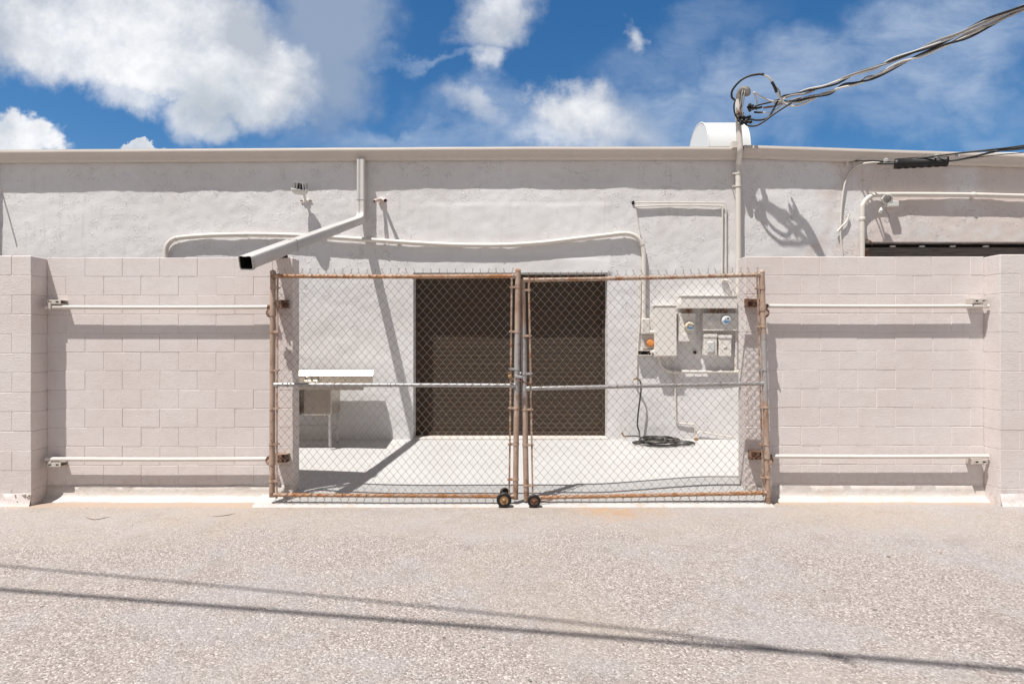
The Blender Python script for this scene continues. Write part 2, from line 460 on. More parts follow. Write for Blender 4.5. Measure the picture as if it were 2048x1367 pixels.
# ------------------------------------------------------------ sky
def build_world():
    w = bpy.data.worlds.new("World")
    scene.world = w
    w.use_nodes = True
    nt = NT(w.node_tree)
    out = nt.add('ShaderNodeOutputWorld')
    bg = nt.add('ShaderNodeBackground')
    nt.l.new(bg.outputs[0], out.inputs[0])
    bg.inputs['Strength'].default_value = SKY_STRENGTH
    sky = nt.add('ShaderNodeTexSky')
    sky.sky_type = 'NISHITA'
    sky.sun_disc = False
    sky.sun_elevation = math.asin(-SUN.z)
    sky.sun_rotation = math.atan2(-SUN.x, -SUN.y)
    sky.air_density = 1.0
    sky.dust_density = 0.4
    sky.ozone_density = 3.0
    hs = nt.add('ShaderNodeHueSaturation')
    hs.inputs['Saturation'].default_value = 1.32
    nt.put(hs.inputs['Color'], sky.outputs[0])
    base = hs.outputs[0]
    d = nt.add('ShaderNodeTexCoord').outputs['Generated']
    sp = nt.add('ShaderNodeSeparateXYZ')
    nt.put(sp.inputs[0], d)
    x, y, z = sp.outputs
    yy = nt.math('MAXIMUM', y, 0.06)
    cb = nt.add('ShaderNodeCombineXYZ')
    nt.put(cb.inputs[0], nt.math('DIVIDE', x, yy))
    nt.put(cb.inputs[1], nt.math('DIVIDE', z, yy))
    q = cb.outputs[0]
    half = (0.5, 0.5, 0.5)
    wa = nt.vmath('SCALE', nt.vmath('SUBTRACT', nt.noise(q, 5.5, 7, 0.58, out='Color'), half), 0.16)
    wb = nt.vmath('SCALE', nt.vmath('SUBTRACT', nt.noise(q, 26, 5, 0.6, out='Color'), half), 0.05)
    qw = nt.vmath('ADD', nt.vmath('ADD', q, wa), wb)
    qf = nt.vmath('ADD', q, nt.vmath('SCALE', wa, 2.0))

    def blob(cx, cy, rx, ry, rot=0, inner=0.55, dens=1.0, src=None):
        mp = nt.add('ShaderNodeMapping', vector_type='TEXTURE')
        nt.put(mp.inputs[0], src or qw)
        mp.inputs['Location'].default_value = ((cx - 1024) / F, (HY - cy) / F, 0)
        mp.inputs['Rotation'].default_value = (0, 0, R(rot))
        mp.inputs['Scale'].default_value = (rx / F, ry / F, 1)
        ln = nt.vmath('LENGTH', mp.outputs[0], out=1)
        return nt.rng(ln, inner, 1.05, dens, 0, True)

    def union(lst):
        a = lst[0]
        for k in lst[1:]:
            a = nt.math('MAXIMUM', a, k)
        return a

    fine = nt.noise(q, 14, 8, 0.62)
    soft = nt.noise(q, 4.0, 6, 0.6)
    mp = nt.add('ShaderNodeMapping')
    nt.put(mp.inputs[0], q)
    mp.inputs['Rotation'].default_value = (0, 0, R(-22))
    mp.inputs['Scale'].default_value = (4.0, 10.0, 1)
    streak = nt.noise(mp.outputs[0], 1.6, 8, 0.66, 0.4)
    # thin veils
    veil = union([blob(1790, 110, 640, 150, 14, 0.3, 0.72, qf), blob(1420, 190, 330, 120, 20, 0.2, 0.66, qf), blob(1450, 260, 420, 60, 6, 0.1, 0.5, qf), blob(1850, 230, 330, 70, 8, 0.1, 0.45, qf), blob(1330, 90, 260, 90, 25, 0.1, 0.4, qf), blob(1080, 280, 330, 60, 0, 0.1, 0.6, qf),
                  blob(960, 240, 190, 75, -10, 0.1, 0.62, qf), blob(800, 285, 330, 60, 0, 0.1, 0.55, qf),
                  blob(860, 105, 140, 22, 10, 0.1, 0.5, qf), blob(1500, 270, 330, 60, 6, 0.1, 0.35, qf)])
    veil = nt.math('MULTIPLY', veil, nt.rng(streak, 0.32, 0.62, 0.35, 1.0))
    # shaded sheet behind the big cloud
    sheet = union([blob(670, 20, 150, 200, 4, 0.45, 0.88), blob(655, 150, 145, 130, 0, 0.30, 0.85), blob(640, 215, 120, 80, 0, 0.1, 0.6)])
    # sunlit heaps
    heap = union([blob(235, 40, 350, 160, -4, 0.70), blob(455, 120, 205, 130, -26, 0.62), blob(405, 205, 100, 90, -25, 0.40, 0.92), blob(450, 255, 62, 50, 0, 0.2, 0.8), blob(250, 170, 110, 60, -20, 0.3, 0.8),
                  blob(30, 278, 112, 72, 0, 0.80), blob(268, 290, 66, 20, 0, 0.80),
                  blob(990, 15, 105, 95, 10, 0.30, 0.95), blob(975, 105, 42, 66, 6, 0.1, 0.8),
                  blob(1150, 222, 122, 76, 0, 0.40), blob(1200, 240, 160, 85, -10, 0.10, 0.9), blob(1120, 262, 120, 45, 0, 0.1, 0.75),
                  blob(1275, 55, 30, 38, 0, 0.1, 0.7), blob(935, 220, 90, 40, -35, 0.1, 0.6)])
    heap = nt.math('MULTIPLY', heap, nt.rng(fine, 0.25, 0.5, 0.82, 1.0))
    # clouds out of view, for the light only they give
    aside = nt.math('MAXIMUM', nt.rng(y, 0.35, 0.15), nt.rng(z, 0.58, 0.72))
    far = nt.math('MULTIPLY', nt.rng(nt.noise(d, 2.2, 6, 0.6), 0.40, 0.54, 0, 1, True), aside)
    K = 1.0 / SKY_STRENGTH
    sh2 = nt.math('ADD', nt.math('MULTIPLY', soft, 0.8), nt.math('MULTIPLY', nt.noise(nt.vmath('ADD', q, (0.035, -0.05, 0)), 9, 7, 0.6), 0.35))
    lit = nt.mix(nt.rng(sh2, 0.48, 0.68), (0.38 * K, 0.415 * K, 0.475 * K), (0.74 * K, 0.745 * K, 0.76 * K))
    lit = nt.mix(blob(430, 200, 170, 110, -30, 0.1, 0.85), lit, (0.34 * K, 0.385 * K, 0.44 * K))
    base = nt.mix(nt.math('MULTIPLY', veil, 0.85), base, (0.40 * K, 0.47 * K, 0.58 * K))
    base = nt.mix(sheet, base, (0.245 * K, 0.305 * K, 0.41 * K))
    base = nt.mix(heap, base, lit)
    base = nt.mix(far, base, (0.22 * K, 0.205 * K, 0.185 * K))
    nt.put(bg.inputs['Color'], base)
    w.cycles.sampling_method = 'MANUAL'
    w.cycles.sample_map_resolution = 512


build_world()


# ------------------------------------------------------------ mesh helpers
class MB:
    def __init__(s):
        s.v = []
        s.f = []
        s.pr = []

    def add(s, vs, fs):
        o, of = len(s.v), len(s.f)
        s.v.extend([tuple(a) for a in vs])
        s.f.extend([tuple(o + i for i in f) for f in fs])
        s.pr.append((o, len(s.v), of, len(s.f)))
        return s

    def box(s, x0, x1, y0, y1, z0, z1, c=0.0, mat=None):
        if x0 > x1: x0, x1 = x1, x0
        if y0 > y1: y0, y1 = y1, y0
        if z0 > z1: z0, z1 = z1, z0
        c = min(c, (x1 - x0) * .45, (y1 - y0) * .45, (z1 - z0) * .45)
        if c <= 0:
            vs = [(x0, y0, z0), (x1, y0, z0), (x1, y1, z0), (x0, y1, z0), (x0, y0, z1), (x1, y0, z1), (x1, y1, z1), (x0, y1, z1)]
            fs = [(0, 3, 2, 1), (4, 5, 6, 7), (0, 1, 5, 4), (1, 2, 6, 5), (2, 3, 7, 6), (3, 0, 4, 7)]
        else:
            lo, hi = (x0, y0, z0), (x1, y1, z1)
            idx = {}
            vs = []
            for sx in (0, 1):
                for sy in (0, 1):
                    for sz in (0, 1):
                        cor = [(hi if t else lo)[k] for k, t in enumerate((sx, sy, sz))]
                        ins = [(-c if t else c) for t in (sx, sy, sz)]
                        for a in range(3):
                            pnt = [cor[k] + (0 if k == a else ins[k]) for k in range(3)]
                            idx[(sx, sy, sz, a)] = len(vs)
                            vs.append(tuple(pnt))
            fs = []
            for a in range(3):
                b_, c_ = (a + 1) % 3, (a + 2) % 3
                for sgn in (0, 1):
                    ring = []
                    for (p_, q_) in ((0, 0), (1, 0), (1, 1), (0, 1)):
                        k = [0, 0, 0]
                        k[a] = sgn; k[b_] = p_; k[c_] = q_
                        ring.append(idx[tuple(k) + (a,)])
                    fs.append(tuple(ring if sgn else ring[::-1]))
                # edges running along axis a
                for (p_, q_) in ((0, 0), (1, 0), (1, 1), (0, 1)):
                    k0 = [0, 0, 0]; k1 = [0, 0, 0]
                    k0[b_] = p_; k0[c_] = q_; k1[b_] = p_; k1[c_] = q_; k1[a] = 1
                    f = (idx[tuple(k0) + (b_,)], idx[tuple(k1) + (b_,)], idx[tuple(k1) + (c_,)], idx[tuple(k0) + (c_,)])
                    if p_ != q_:
                        f = f[::-1]
                    fs.append(f[::-1])
            for sx in (0, 1):
                for sy in (0, 1):
                    for sz in (0, 1):
                        t = tuple(idx[(sx, sy, sz, a)] for a in range(3))
                        fs.append(t if (sx + sy + sz) % 2 else t[::-1])
        if mat is not None:
            vs = [tuple(mat @ Vector(p_)) for p_ in vs]
        return s.add(vs, fs)

    def tube(s, pts, r, n=10, cap=True, closed=False):
        pts = [Vector(p_) for p_ in pts]
        m = len(pts)
        rr = r if hasattr(r, '__len__') else [r] * m
        tang = []
        for i in range(m):
            a = pts[(i - 1) % m] if (i or closed) else pts[0]
            b = pts[(i + 1) % m] if (i < m - 1 or closed) else pts[-1]
            t = (b - a)
            tang.append(t.normalized() if t.length > 1e-9 else Vector((0, 0, 1)))
        up = Vector((0, 0, 1)) if abs(tang[0].z) < 0.9 else Vector((0, 1, 0))
        nrm = (up - tang[0] * up.dot(tang[0])).normalized()
        vs = []
        for i in range(m):
            nrm = (nrm - tang[i] * nrm.dot(tang[i]))
            nrm = nrm.normalized() if nrm.length > 1e-6 else tang[i].orthogonal().normalized()
            bn = tang[i].cross(nrm)
            for k in range(n):
                a = 2 * math.pi * k / n
                vs.append(pts[i] + (nrm * math.cos(a) + bn * math.sin(a)) * rr[i])
        fs = []
        for i in range(m if closed else m - 1):
            j = (i + 1) % m
            for k in range(n):
                l = (k + 1) % n
                fs.append((i * n + k, i * n + l, j * n + l, j * n + k))
        if cap and not closed:
            fs.append(tuple(range(n))[::-1])
            fs.append(tuple((m - 1) * n + k for k in range(n)))
        return s.add(vs, fs)

    def cyl(s, a, b, r, n=20, r2=None):
        return s.tube([a, b], [r, r if r2 is None else r2], n)

    def lathe(s, c, axis, prof, n=28):
        """prof: list of (distance along axis, radius)"""
        c = Vector(c); ax = Vector(axis).normalized()
        u = ax.orthogonal().normalized(); w = ax.cross(u)
        vs = []
        for (h, r) in prof:
            for k in range(n):
                a = 2 * math.pi * k / n
                vs.append(c + ax * h + (u * math.cos(a) + w * math.sin(a)) * max(r, 1e-4))
        fs = []
        for i in range(len(prof) - 1):
            for k in range(n):
                l = (k + 1) % n
                fs.append((i * n + k, i * n + l, (i + 1) * n + l, (i + 1) * n + k))
        fs.append(tuple(range(n))[::-1])
        fs.append(tuple((len(prof) - 1) * n + k for k in range(n)))
        return s.add(vs, fs)

    def sweep(s, sections):
        """sections: list of equal-length closed rings"""
        n = len(sections[0])
        vs = [p_ for ring in sections for p_ in ring]
        fs = []
        for i in range(len(sections) - 1):
            for k in range(n):
                l = (k + 1) % n
                fs.append((i * n + k, i * n + l, (i + 1) * n + l, (i + 1) * n + k))
        return s.add(vs, fs)

    def build(s, name, mat, parent=None, smooth=False, fix=True):
        # pieces that stand apart become objects of their own
        if 1 < len(s.pr) <= 80 and sum(q[1] - q[0] for q in s.pr) == len(s.v):
            bb = []
            for (a, b, c, d) in s.pr:
                vs = s.v[a:b]
                bb.append([min(v[k] for v in vs) for k in range(3)] + [max(v[k] for v in vs) for k in range(3)])
            grp = list(range(len(bb)))
            for i in range(len(bb)):
                for j in range(i + 1, len(bb)):
                    A, B = bb[i], bb[j]
                    gap = math.sqrt(sum(max(0.0, A[k] - B[k + 3], B[k] - A[k + 3]) ** 2 for k in range(3)))
                    big = max(max(A[k + 3] - A[k], B[k + 3] - B[k]) for k in range(3))
                    if gap <= max(0.02, 0.5 * big) and grp[i] != grp[j]:
                        o_, n_ = grp[j], grp[i]
                        grp = [n_ if g == o_ else g for g in grp]
            if len(set(grp)) > 1:
                out = []
                for g in sorted(set(grp)):
                    m2 = MB()
                    for q, (a, b, c, d) in enumerate(s.pr):
                        if grp[q] == g:
                            m2.add(s.v[a:b], [tuple(i - a for i in f) for f in s.f[c:d]])
                    out.append(m2._build(name, mat, parent, smooth, fix))
                return out[0]
        return s._build(name, mat, parent, smooth, fix)

    def _build(s, name, mat, parent=None, smooth=False, fix=True):
        me = bpy.data.meshes.new(name)
        off = Vector(parent.location) if parent is not None else Vector((0, 0, 0))
        if parent is not None and parent.parent is not None:
            off = parent.matrix_world.translation if False else Vector(parent.get('wloc', (0, 0, 0)))
        elif parent is not None:
            off = Vector(parent.get('wloc', parent.location))
        me.from_pydata([tuple(Vector(a) - off) for a in s.v], [], s.f)
        me.validate()
        if fix:
            import bmesh
            bm = bmesh.new(); bm.from_mesh(me)
            bmesh.ops.recalc_face_normals(bm, faces=bm.faces)
            bm.to_mesh(me); bm.free()
        if smooth:
            for p_ in me.polygons:
                p_.use_smooth = True
            try:
                me.set_sharp_from_angle(angle=R(62))
            except Exception:
                pass
        me.materials.append(M[mat])
        o = bpy.data.objects.new(name, me)
        COL.objects.link(o)
        if parent is not None:
            o.parent = parent
            o['wloc'] = tuple(off)
        return o


def thing(name, label, cat, loc, group=None):
    o = bpy.data.objects.new(name, None)
    o.empty_display_size = 0.1
    COL.objects.link(o)
    o.location = loc
    o['wloc'] = tuple(loc)
    tag(o, label, cat, group)
    return o


def tag(o, label, cat, group=None, kind=None):
    if label: o['label'] = label
    if cat: o['category'] = cat
    if group: o['group'] = group
    if kind: o['kind'] = kind
    return o


def at(px, py, Y):
    return Vector(((px - 1024) * Y / F, Y, CZ + (HY - py) * Y / F))


def smooth_path(pts, per=8):
    """Catmull-Rom through points"""
    P = [Vector(p_) for p_ in pts]
    P = [P[0] * 2 - P[1]] + P + [P[-1] * 2 - P[-2]]
    out = []
    for i in range(1, len(P) - 2):
        a, b, c, d = P[i - 1:i + 3]
        for k in range(per):
            t = k / per
            out.append(0.5 * ((2 * b) + (c - a) * t + (2 * a - 5 * b + 4 * c - d) * t * t + (3 * b - a - 3 * c + d) * t ** 3))
    out.append(P[-2])
    return out


def bend_path(pts, rad, n=8):
    """polyline with rounded corners"""
    P = [Vector(p_) for p_ in pts]
    out = [P[0]]
    for i in range(1, len(P) - 1):
        a, b, c = P[i - 1:i + 2]
        r_ = rad[i - 1] if hasattr(rad, '__len__') else rad
        u = (a - b).normalized(); w = (c - b).normalized()
        p0 = b + u * r_; p1 = b + w * r_
        for k in range(n + 1):
            t = k / n
            out.append(p0 * (1 - t) ** 2 + b * 2 * t * (1 - t) + p1 * t * t)
    out.append(P[-1])
    return out


# ------------------------------------------------------------ setting: road and yard floor
mb = MB()
mb.add([(-150, -80, 0), (150, -80, 0), (150, 300, 0), (-150, 300, 0)], [(0, 1, 2, 3)])
road = mb.build('road', 'road')
tag(road, 'pale worn asphalt alley with shell aggregate', None, kind='structure')

WF = 6.40      # front face of the recessed block panels
WB = 6.59      # their back face
PF = 6.19      # front face of the piers
BW = 9.00      # face of the building wall
GY = 6.20      # plane of the gate


def floor_z(X, Y):
    side = max(0.0, min(1.0, (abs(X + 0.2) - 1.0) / 1.6))
    side = side * side * (3 - 2 * side)
    lip = 0.12 * side if X > 0 else 0.075 * side
    t = max(0.0, min(1.0, (Y - 6.12) / 0.5))
    a = 0.014 + 0.03 * t + lip * t * t * (3 - 2 * t) * 0.9
    u = max(0.0, min(1.0, (Y - 6.75) / 2.3))
    z = a + (0.25 - a) * u
    return z + 0.004 * noise.noise(Vector((X * 1.5, Y * 1.5, 3)))


mb = MB()
xs = [-9 + i * 0.12 for i in range(151)]
ys = [6.60 + j * 0.1 for j in range(29)]
ids = {}
for j, Y in enumerate(ys):
    for i, X in enumerate(xs):
        ids[(i, j)] = len(mb.v)
        mb.v.append((X, Y if j < 28 else 9.4, floor_z(X, min(Y, 9.1))))
for j in range(len(ys) - 1):
    for i in range(len(xs) - 1):
        mb.f.append((ids[(i, j)], ids[(i + 1, j)], ids[(i + 1, j + 1)], ids[(i, j + 1)]))
# ramp in the gateway, between and just in front of the wall ends
nx = 60
X0, X1 = -2.70, 2.72
rows = [6.125, 6.16, 6.2, 6.26, 6.33, 6.395, 6.46, 6.53, 6.60]
o = len(mb.v)
for j, Y in enumerate(rows):
    for i in range(nx + 1):
        X = X0 + (X1 - X0) * i / nx
        yy = Y
        if j == 0:
            yy += 0.012 * noise.noise(Vector((X * 4, 0, 9))) + 0.006 * noise.noise(Vector((X * 19, 0, 9)))
        mb.v.append((X, yy, floor_z(X, yy) if j else -0.002))
for j in range(len(rows) - 1):
    for i in range(nx):
        a = o + j * (nx + 1) + i
        mb.f.append((a, a + 1, a + nx + 2, a + nx + 1))
fl = mb.build('courtyard_floor', 'floor', smooth=True)
tag(fl, 'white painted concrete yard floor rising to the shutter', None, kind='structure')

# ------------------------------------------------------------ warehouse
house = thing('warehouse', 'long low warehouse with pale stucco wall and brown roll-up shutter', 'building', (0, BW, 0.0))
WX0, WX1 = -9.2, 9.2
DX0, DX1, DZ = -1.505, 1.456, 2.785
WIN0, WIN1, WZ0, WZ1 = 5.36, 8.6, 2.2, 3.255
ZT = 4.60


def grid(a, b, step):
    n = max(1, int(round((b - a) / step)))
    return [a + (b - a) * i / n for i in range(n)]


gx = grid(WX0, DX0, .03) + grid(DX0, DX1, .03) + grid(DX1, WIN0, .03) + grid(WIN0, WIN1, .03) + grid(WIN1, WX1, .03) + [WX1]
gz = grid(0.0, WZ0, .04) + grid(WZ0, DZ, .03) + grid(DZ, WZ1, .025) + grid(WZ1, ZT, .025) + [ZT]
mb = MB()


def wall_off(X, Z):
    v = Vector((X, 0, Z))
    d = 0.010 * noise.noise(v * 0.9) + 0.006 * noise.noise(v * 2.7 + Vector((5, 1, 2))) + 0.0035 * noise.noise(v * 8)
    # proud, smoother render over the shutter
    inx = X > -1.57 + 0.02 * noise.noise(Vector((Z * 3, 1, 0))) and X < 1.49
    if X < 1.49 and Z >= DZ:
        ed = 3.86 + 0.03 * noise.noise(Vector((X * 2, 4, 0)))
        d += 0.006 * max(0, min(1, (ed - Z) / .05)) * max(0, min(1, (X + 1.6) / .5))
    if X < 1.53 and Z >= DZ:
        ed = 3.03 + 0.03 * noise.noise(Vector((X * 2.5, 8, 0)))
        d += 0.006 * max(0, min(1, (ed - Z) / .05)) * max(0, min(1, (X + 1.0) / .5))
    return d


ids = {}
for j, Z in enumerate(gz):
    for i, X in enumerate(gx):
        ids[(i, j)] = len(mb.v)
        mb.v.append((X, BW - wall_off(X, Z), Z))
for j in range(len(gz) - 1):
    for i in range(len(gx) - 1):
        cx = (gx[i] + gx[i + 1]) / 2
        cz = (gz[j] + gz[j + 1]) / 2
        if DX0 < cx < DX1 and cz < DZ: continue
        if WIN0 < cx < WIN1 and WZ0 < cz < WZ1: continue
        mb.f.append((ids[(i, j)], ids[(i + 1, j)], ids[(i + 1, j + 1)], ids[(i, j + 1)]))


def reveal(x0, x1, z0, z1, floor=True):
    yb = BW + 0.42
    def pt(X, Z): return (X, BW - wall_off(X, Z), Z)
    # jambs and soffit follow the wall edge
    zz = [z for z in gz if z0 - 1e-6 <= z <= z1 + 1e-6]
    xx = [x for x in gx if x0 - 1e-6 <= x <= x1 + 1e-6]
    for a, b in zip(zz, zz[1:]):
        mb.add([pt(x0, a), pt(x0, b), (x0, yb, b), (x0, yb, a)], [(0, 1, 2, 3)])
        mb.add([pt(x1, a), pt(x1, b), (x1, yb, b), (x1, yb, a)], [(3, 2, 1, 0)])
    for a, b in zip(xx, xx[1:]):
        mb.add([pt(a, z1), pt(b, z1), (b, yb, z1), (a, yb, z1)], [(0, 1, 2, 3)])
        if floor:
            mb.add([pt(a, z0), pt(b, z0), (b, yb, z0), (a, yb, z0)], [(3, 2, 1, 0)])


reveal(DX0, DX1, 0.0, DZ, False)
reveal(WIN0, WIN1, WZ0, WZ1)
wallo = mb.build('wall', 'stucco', house, smooth=True, fix=False)
mb = MB()
mb.box(WX0, WX0 + .2, BW + .05, 20, 0, ZT, 0)
mb.box(WX1 - .2, WX1, BW + .05, 20, 0, ZT, 0)
mb.box(WX0 + .2, WX1 - .2, 19.8, 20, 0, ZT, 0)
mb.build('rear_wall', 'block', house)
# dark interior lining behind shutter and window so nothing shows through
mb = MB()
mb.box(-2.2, 2.2, 9.45, 9.5, 0, 3.4)
mb.box(5.0, 9.0, 9.45, 9.5, 1.6, 3.6)
mb.build('inner_partition', 'dark_hole', house)
# roof
mb = MB()
mb.box(WX0 - .05, WX1 + .05, BW + .25, 20.1, 4.602, 4.70, .01)
mb.build('roof', 'roof_coating', house)

# gutters: K profile, (depth from wall, height)
KP = [(0.0, 0.165), (0.0, 0.01), (0.075, 0.01), (0.085, 0.02), (0.090, 0.05), (0.108, 0.085), (0.128, 0.115), (0.133, 0.125), (0.133, 0.155), (0.128, 0.165), (0.121, 0.165), (0.121, 0.13), (0.072, 0.022), (0.008, 0.022), (0.008, 0.165)]


def gutter(stations):
    mb = MB()
    rings = []
    for (X, z) in stations:
        rings.append([(X, BW - .022 - a, z + b) for a, b in KP])
    mb.sweep(rings)
    mb.add(rings[0], [tuple(range(len(KP)))])
    mb.add(rings[-1], [tuple(range(len(KP)))[::-1]])
    return mb


st = []
X = WX0
while X < 3.42:
    t = (X + 7.7) / 7.6
    z = 4.430 + (4.478 - 4.430) * max(0, min(1, t)) + 0.003 * noise.noise(Vector((X * 1.3, 0, 0)))
    st.append((X, z)); X += 0.25
st.append((3.43, 4.475))
STL = list(st)
gl = gutter(st).build('gutter', 'gutter_paint', house, smooth=True)
st = [(3.475 + i * .25, 4.503 - 0.135 * (i * .25 / 4.2) + 0.003 * noise.noise(Vector((i, 3, 0)))) for i in range(24)]
STR = list(st)
gutter(st).build('gutter', 'gutter_paint', house, smooth=True)
# white roof edge flashing just over the gutter, joints as thin steps
def flashing(st):
    mb = MB()
    rings = []
    for k, (X, z) in enumerate(st):
        w = .003 * noise.noise(Vector((X * 2.2, 5, 0)))
        rings.append([(X, BW - .150, z + .166 + w), (X, BW - .150, z + .176 + w), (X, BW + .3, z + .196 + w), (X, BW + .3, z + .186 + w)])
    mb.sweep(rings)
    mb.add(rings[0], [(0, 1, 2, 3)]); mb.add(rings[-1], [(3, 2, 1, 0)])
    mb.build('roof_flashing', 'roof_coating', house)


flashing(STL)
flashing(STR)


# downspout: rectangular section swept
def rect_ring(c, t, side, w, h, ribs=True):
    t = t.normalized(); side = (side - t * side.dot(t)).normalized(); up = side.cross(t)
    k = 0.012
    pts = [(-w + k, -h), (-w * .35, -h), (-w * .3, -h + .004), (w * .3, -h + .004), (w * .35, -h), (w - k, -h), (w, -h + k), (w, h - k), (w - k, h), (-w + k, h), (-w, h - k), (-w, -h + k)]
    return [tuple(c + side * a + up * b) for a, b in pts]


ds = MB()
top = Vector((-2.27, 8.905, 4.47))
elb = Vector((-2.27, 8.905, 3.575))
end = Vector((-2.572, 5.70, 2.475))
sd = Vector((1, 0, 0))
d1 = Vector((0, 0, -1)); d2 = (end - elb).normalized()
rings = [rect_ring(top, d1, sd, .058, .058), rect_ring(elb + Vector((0, 0, .30)), d1, sd, .058, .058)]
for t in (0.0, .25, .5, .75, 1.0):
    a = elb + Vector((0, 0, .13)); b = elb + d2 * .14
    c = a * (1 - t) ** 2 + elb * 2 * t * (1 - t) + b * t * t
    rings.append(rect_ring(c, d1.lerp(d2, t), sd, .058, .058))
mid = elb + d2 * 1.02
seam = elb + d2 * 2.36
rings += [rect_ring(mid, d2, sd, .058, .058), rect_ring(mid + d2 * .004, d2, sd, .061, .061)]
rings += [rect_ring(seam, d2, sd, .060, .060), rect_ring(seam + d2 * .004, d2, sd, .066, .066)]
rings += [rect_ring(end - d2 * .06, d2, sd, .064, .064), rect_ring(end, d2, sd, .068, .066)]
rings += [rect_ring(end, d2, sd, .064, .062), rect_ring(end - d2 * .05, d2, sd, .060, .060), rect_ring(end - d2 * .9, d2, sd, .054, .054)]
ds.sweep(rings)
dso = ds.build('downspout', 'downspout_paint', house, smooth=True)
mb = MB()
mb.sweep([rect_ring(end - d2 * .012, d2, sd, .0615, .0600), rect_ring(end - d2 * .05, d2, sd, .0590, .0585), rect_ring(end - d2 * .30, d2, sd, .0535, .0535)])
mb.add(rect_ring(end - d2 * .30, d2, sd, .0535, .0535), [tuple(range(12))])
mb.build('throat_shade', 'dark_hole', dso)  # near-black liner, the shade inside the mouth put into its colour
mb = MB()
mb.sweep([rect_ring(elb + Vector((0, 0, .325)), d1, sd, .0625, .0625), rect_ring(elb + Vector((0, 0, .285)), d1, sd, .0625, .0625)])
mb.build('sleeve', 'downspout_paint', dso, smooth=True)
mb = MB()
# crimped mouth edge
for k in range(9):
    a = rect_ring(end - d2 * .055, d2, sd, .069, .068)
    u = Vector(a[9]) * (k / 8) + Vector(a[8]) * (1 - k / 8)
    mb.tube([u, u + d2 * .058], .0035, 6)
    w = Vector(a[6]) * (1 - k / 8) + Vector(a[7]) * (k / 8)
    if k % 2 == 0: mb.tube([w, w + d2 * .05], .003, 6)
mb.build('crimped_edge', 'downspout_paint', dso, smooth=True)
mb = MB()
c = seam
rg = rect_ring(c, d2, sd, .071, .071); rg2 = rect_ring(c + d2 * .025, d2, sd, .071, .071)
mb.sweep([rg, rg2])
mb.build('strap', 'downspout_paint', dso)
mb = MB()
mb.box(c.x - .02, c.x + .03, WF + .005, WF + .06, 2.62, 2.66, .004)
mb.build('dark_seat', 'dark_hole', dso)  # near-black block on the wall top under the downspout

# roll-up shutter
sh = MB()
SY = BW + 0.27
z = 0.275
sl_h = 0.0665
rings = []
prof = []
while z < DZ + .03:
    prof += [(SY, z), (SY - .0022, z + .003), (SY - .0040, z + .016), (SY - .0045, z + .032), (SY - .0040, z + .050), (SY - .0022, z + .0605), (SY + .0005, z + .0635)]
    z += sl_h
n = len(prof)
seg = [DX0 - .03 + (DX1 - DX0 + .06) * i / 10 for i in range(11)]
for X in seg:
    for (y, zz) in prof:
        sh.v.append((X, y + 0.002 * noise.noise(Vector((X, 0, zz * 2))), zz))
for i in range(10):
    for k in range(n - 1):
        sh.f.append((i * n + k, (i + 1) * n + k, (i + 1) * n + k + 1, i * n + k + 1))
sho = sh.build('roll_up_door', 'shutter', house, fix=False)
mb = MB()
mb.box(DX0 + .02, DX1 - .02, SY - .03, SY + .01, .255, .325, .004)
mb.box(DX0 + .02, DX1 - .02, SY - .05, SY - .03, .255, .265, .002)
mb.build('bottom_bar', 'shutter', sho)
for s_ in (DX0, DX1 - .05):
    mb = MB()
    mb.box(s_, s_ + .05, SY - .045, SY - .02, .25, DZ, .003)
    mb.build('guide_rail', 'shutter', sho)
mb = MB()
for s_ in (-.02,):
    mb.box(.10, .22, SY - .05, SY - .028, 1.22, 1.26, .006)
    mb.box(.12, .20, SY - .062, SY - .05, 1.232, 1.248, .003)
mb.build('latch', 'galvanised', sho)
mb = MB()
mb.box(DX0, DX1, BW - .03, SY + .05, .2, .268, .006)
mb.build('threshold', 'plinth', house)

# window with timber header on the right
win = MB().box(WIN0 + .06, WIN1, BW + .09, BW + .16, 3.055, 3.185, .006).build('window', 'wood', house)
MB().box(WIN0 + .03, WIN1, BW + .20, BW + .24, 2.25, 3.06, .004).build('shutter_panel', 'olive_panel', win)
MB().box(WIN0 + .03, WIN1, BW + .22, BW + .26, 3.0, 3.25, 0).build('inner_gap', 'dark_hole', win)
for px in (1787, 1846, 1908, 1975):
    X = (px - 1024) * BW / F
    MB().box(X, X + .075, BW + .06, BW + .10, 3.190, 3.208, .004).build('clip', 'jamb_paint', win)
mb = MB()
mb.tube(smooth_path([(WIN0 + .02, BW - .03, 3.29), (WIN0 + .1, BW - .02, 3.25), (WIN0 + .15, BW + .05, 3.22)], 5), .012, 8)
mb.box(WIN0, WIN0 + .10, BW + .02, BW + .12, 3.03, 3.17, .01)
mb.build('head_bracket', 'bracket_rust', win)

# ------------------------------------------------------------ block walls
CH = 0.2045
BL = 0.4064


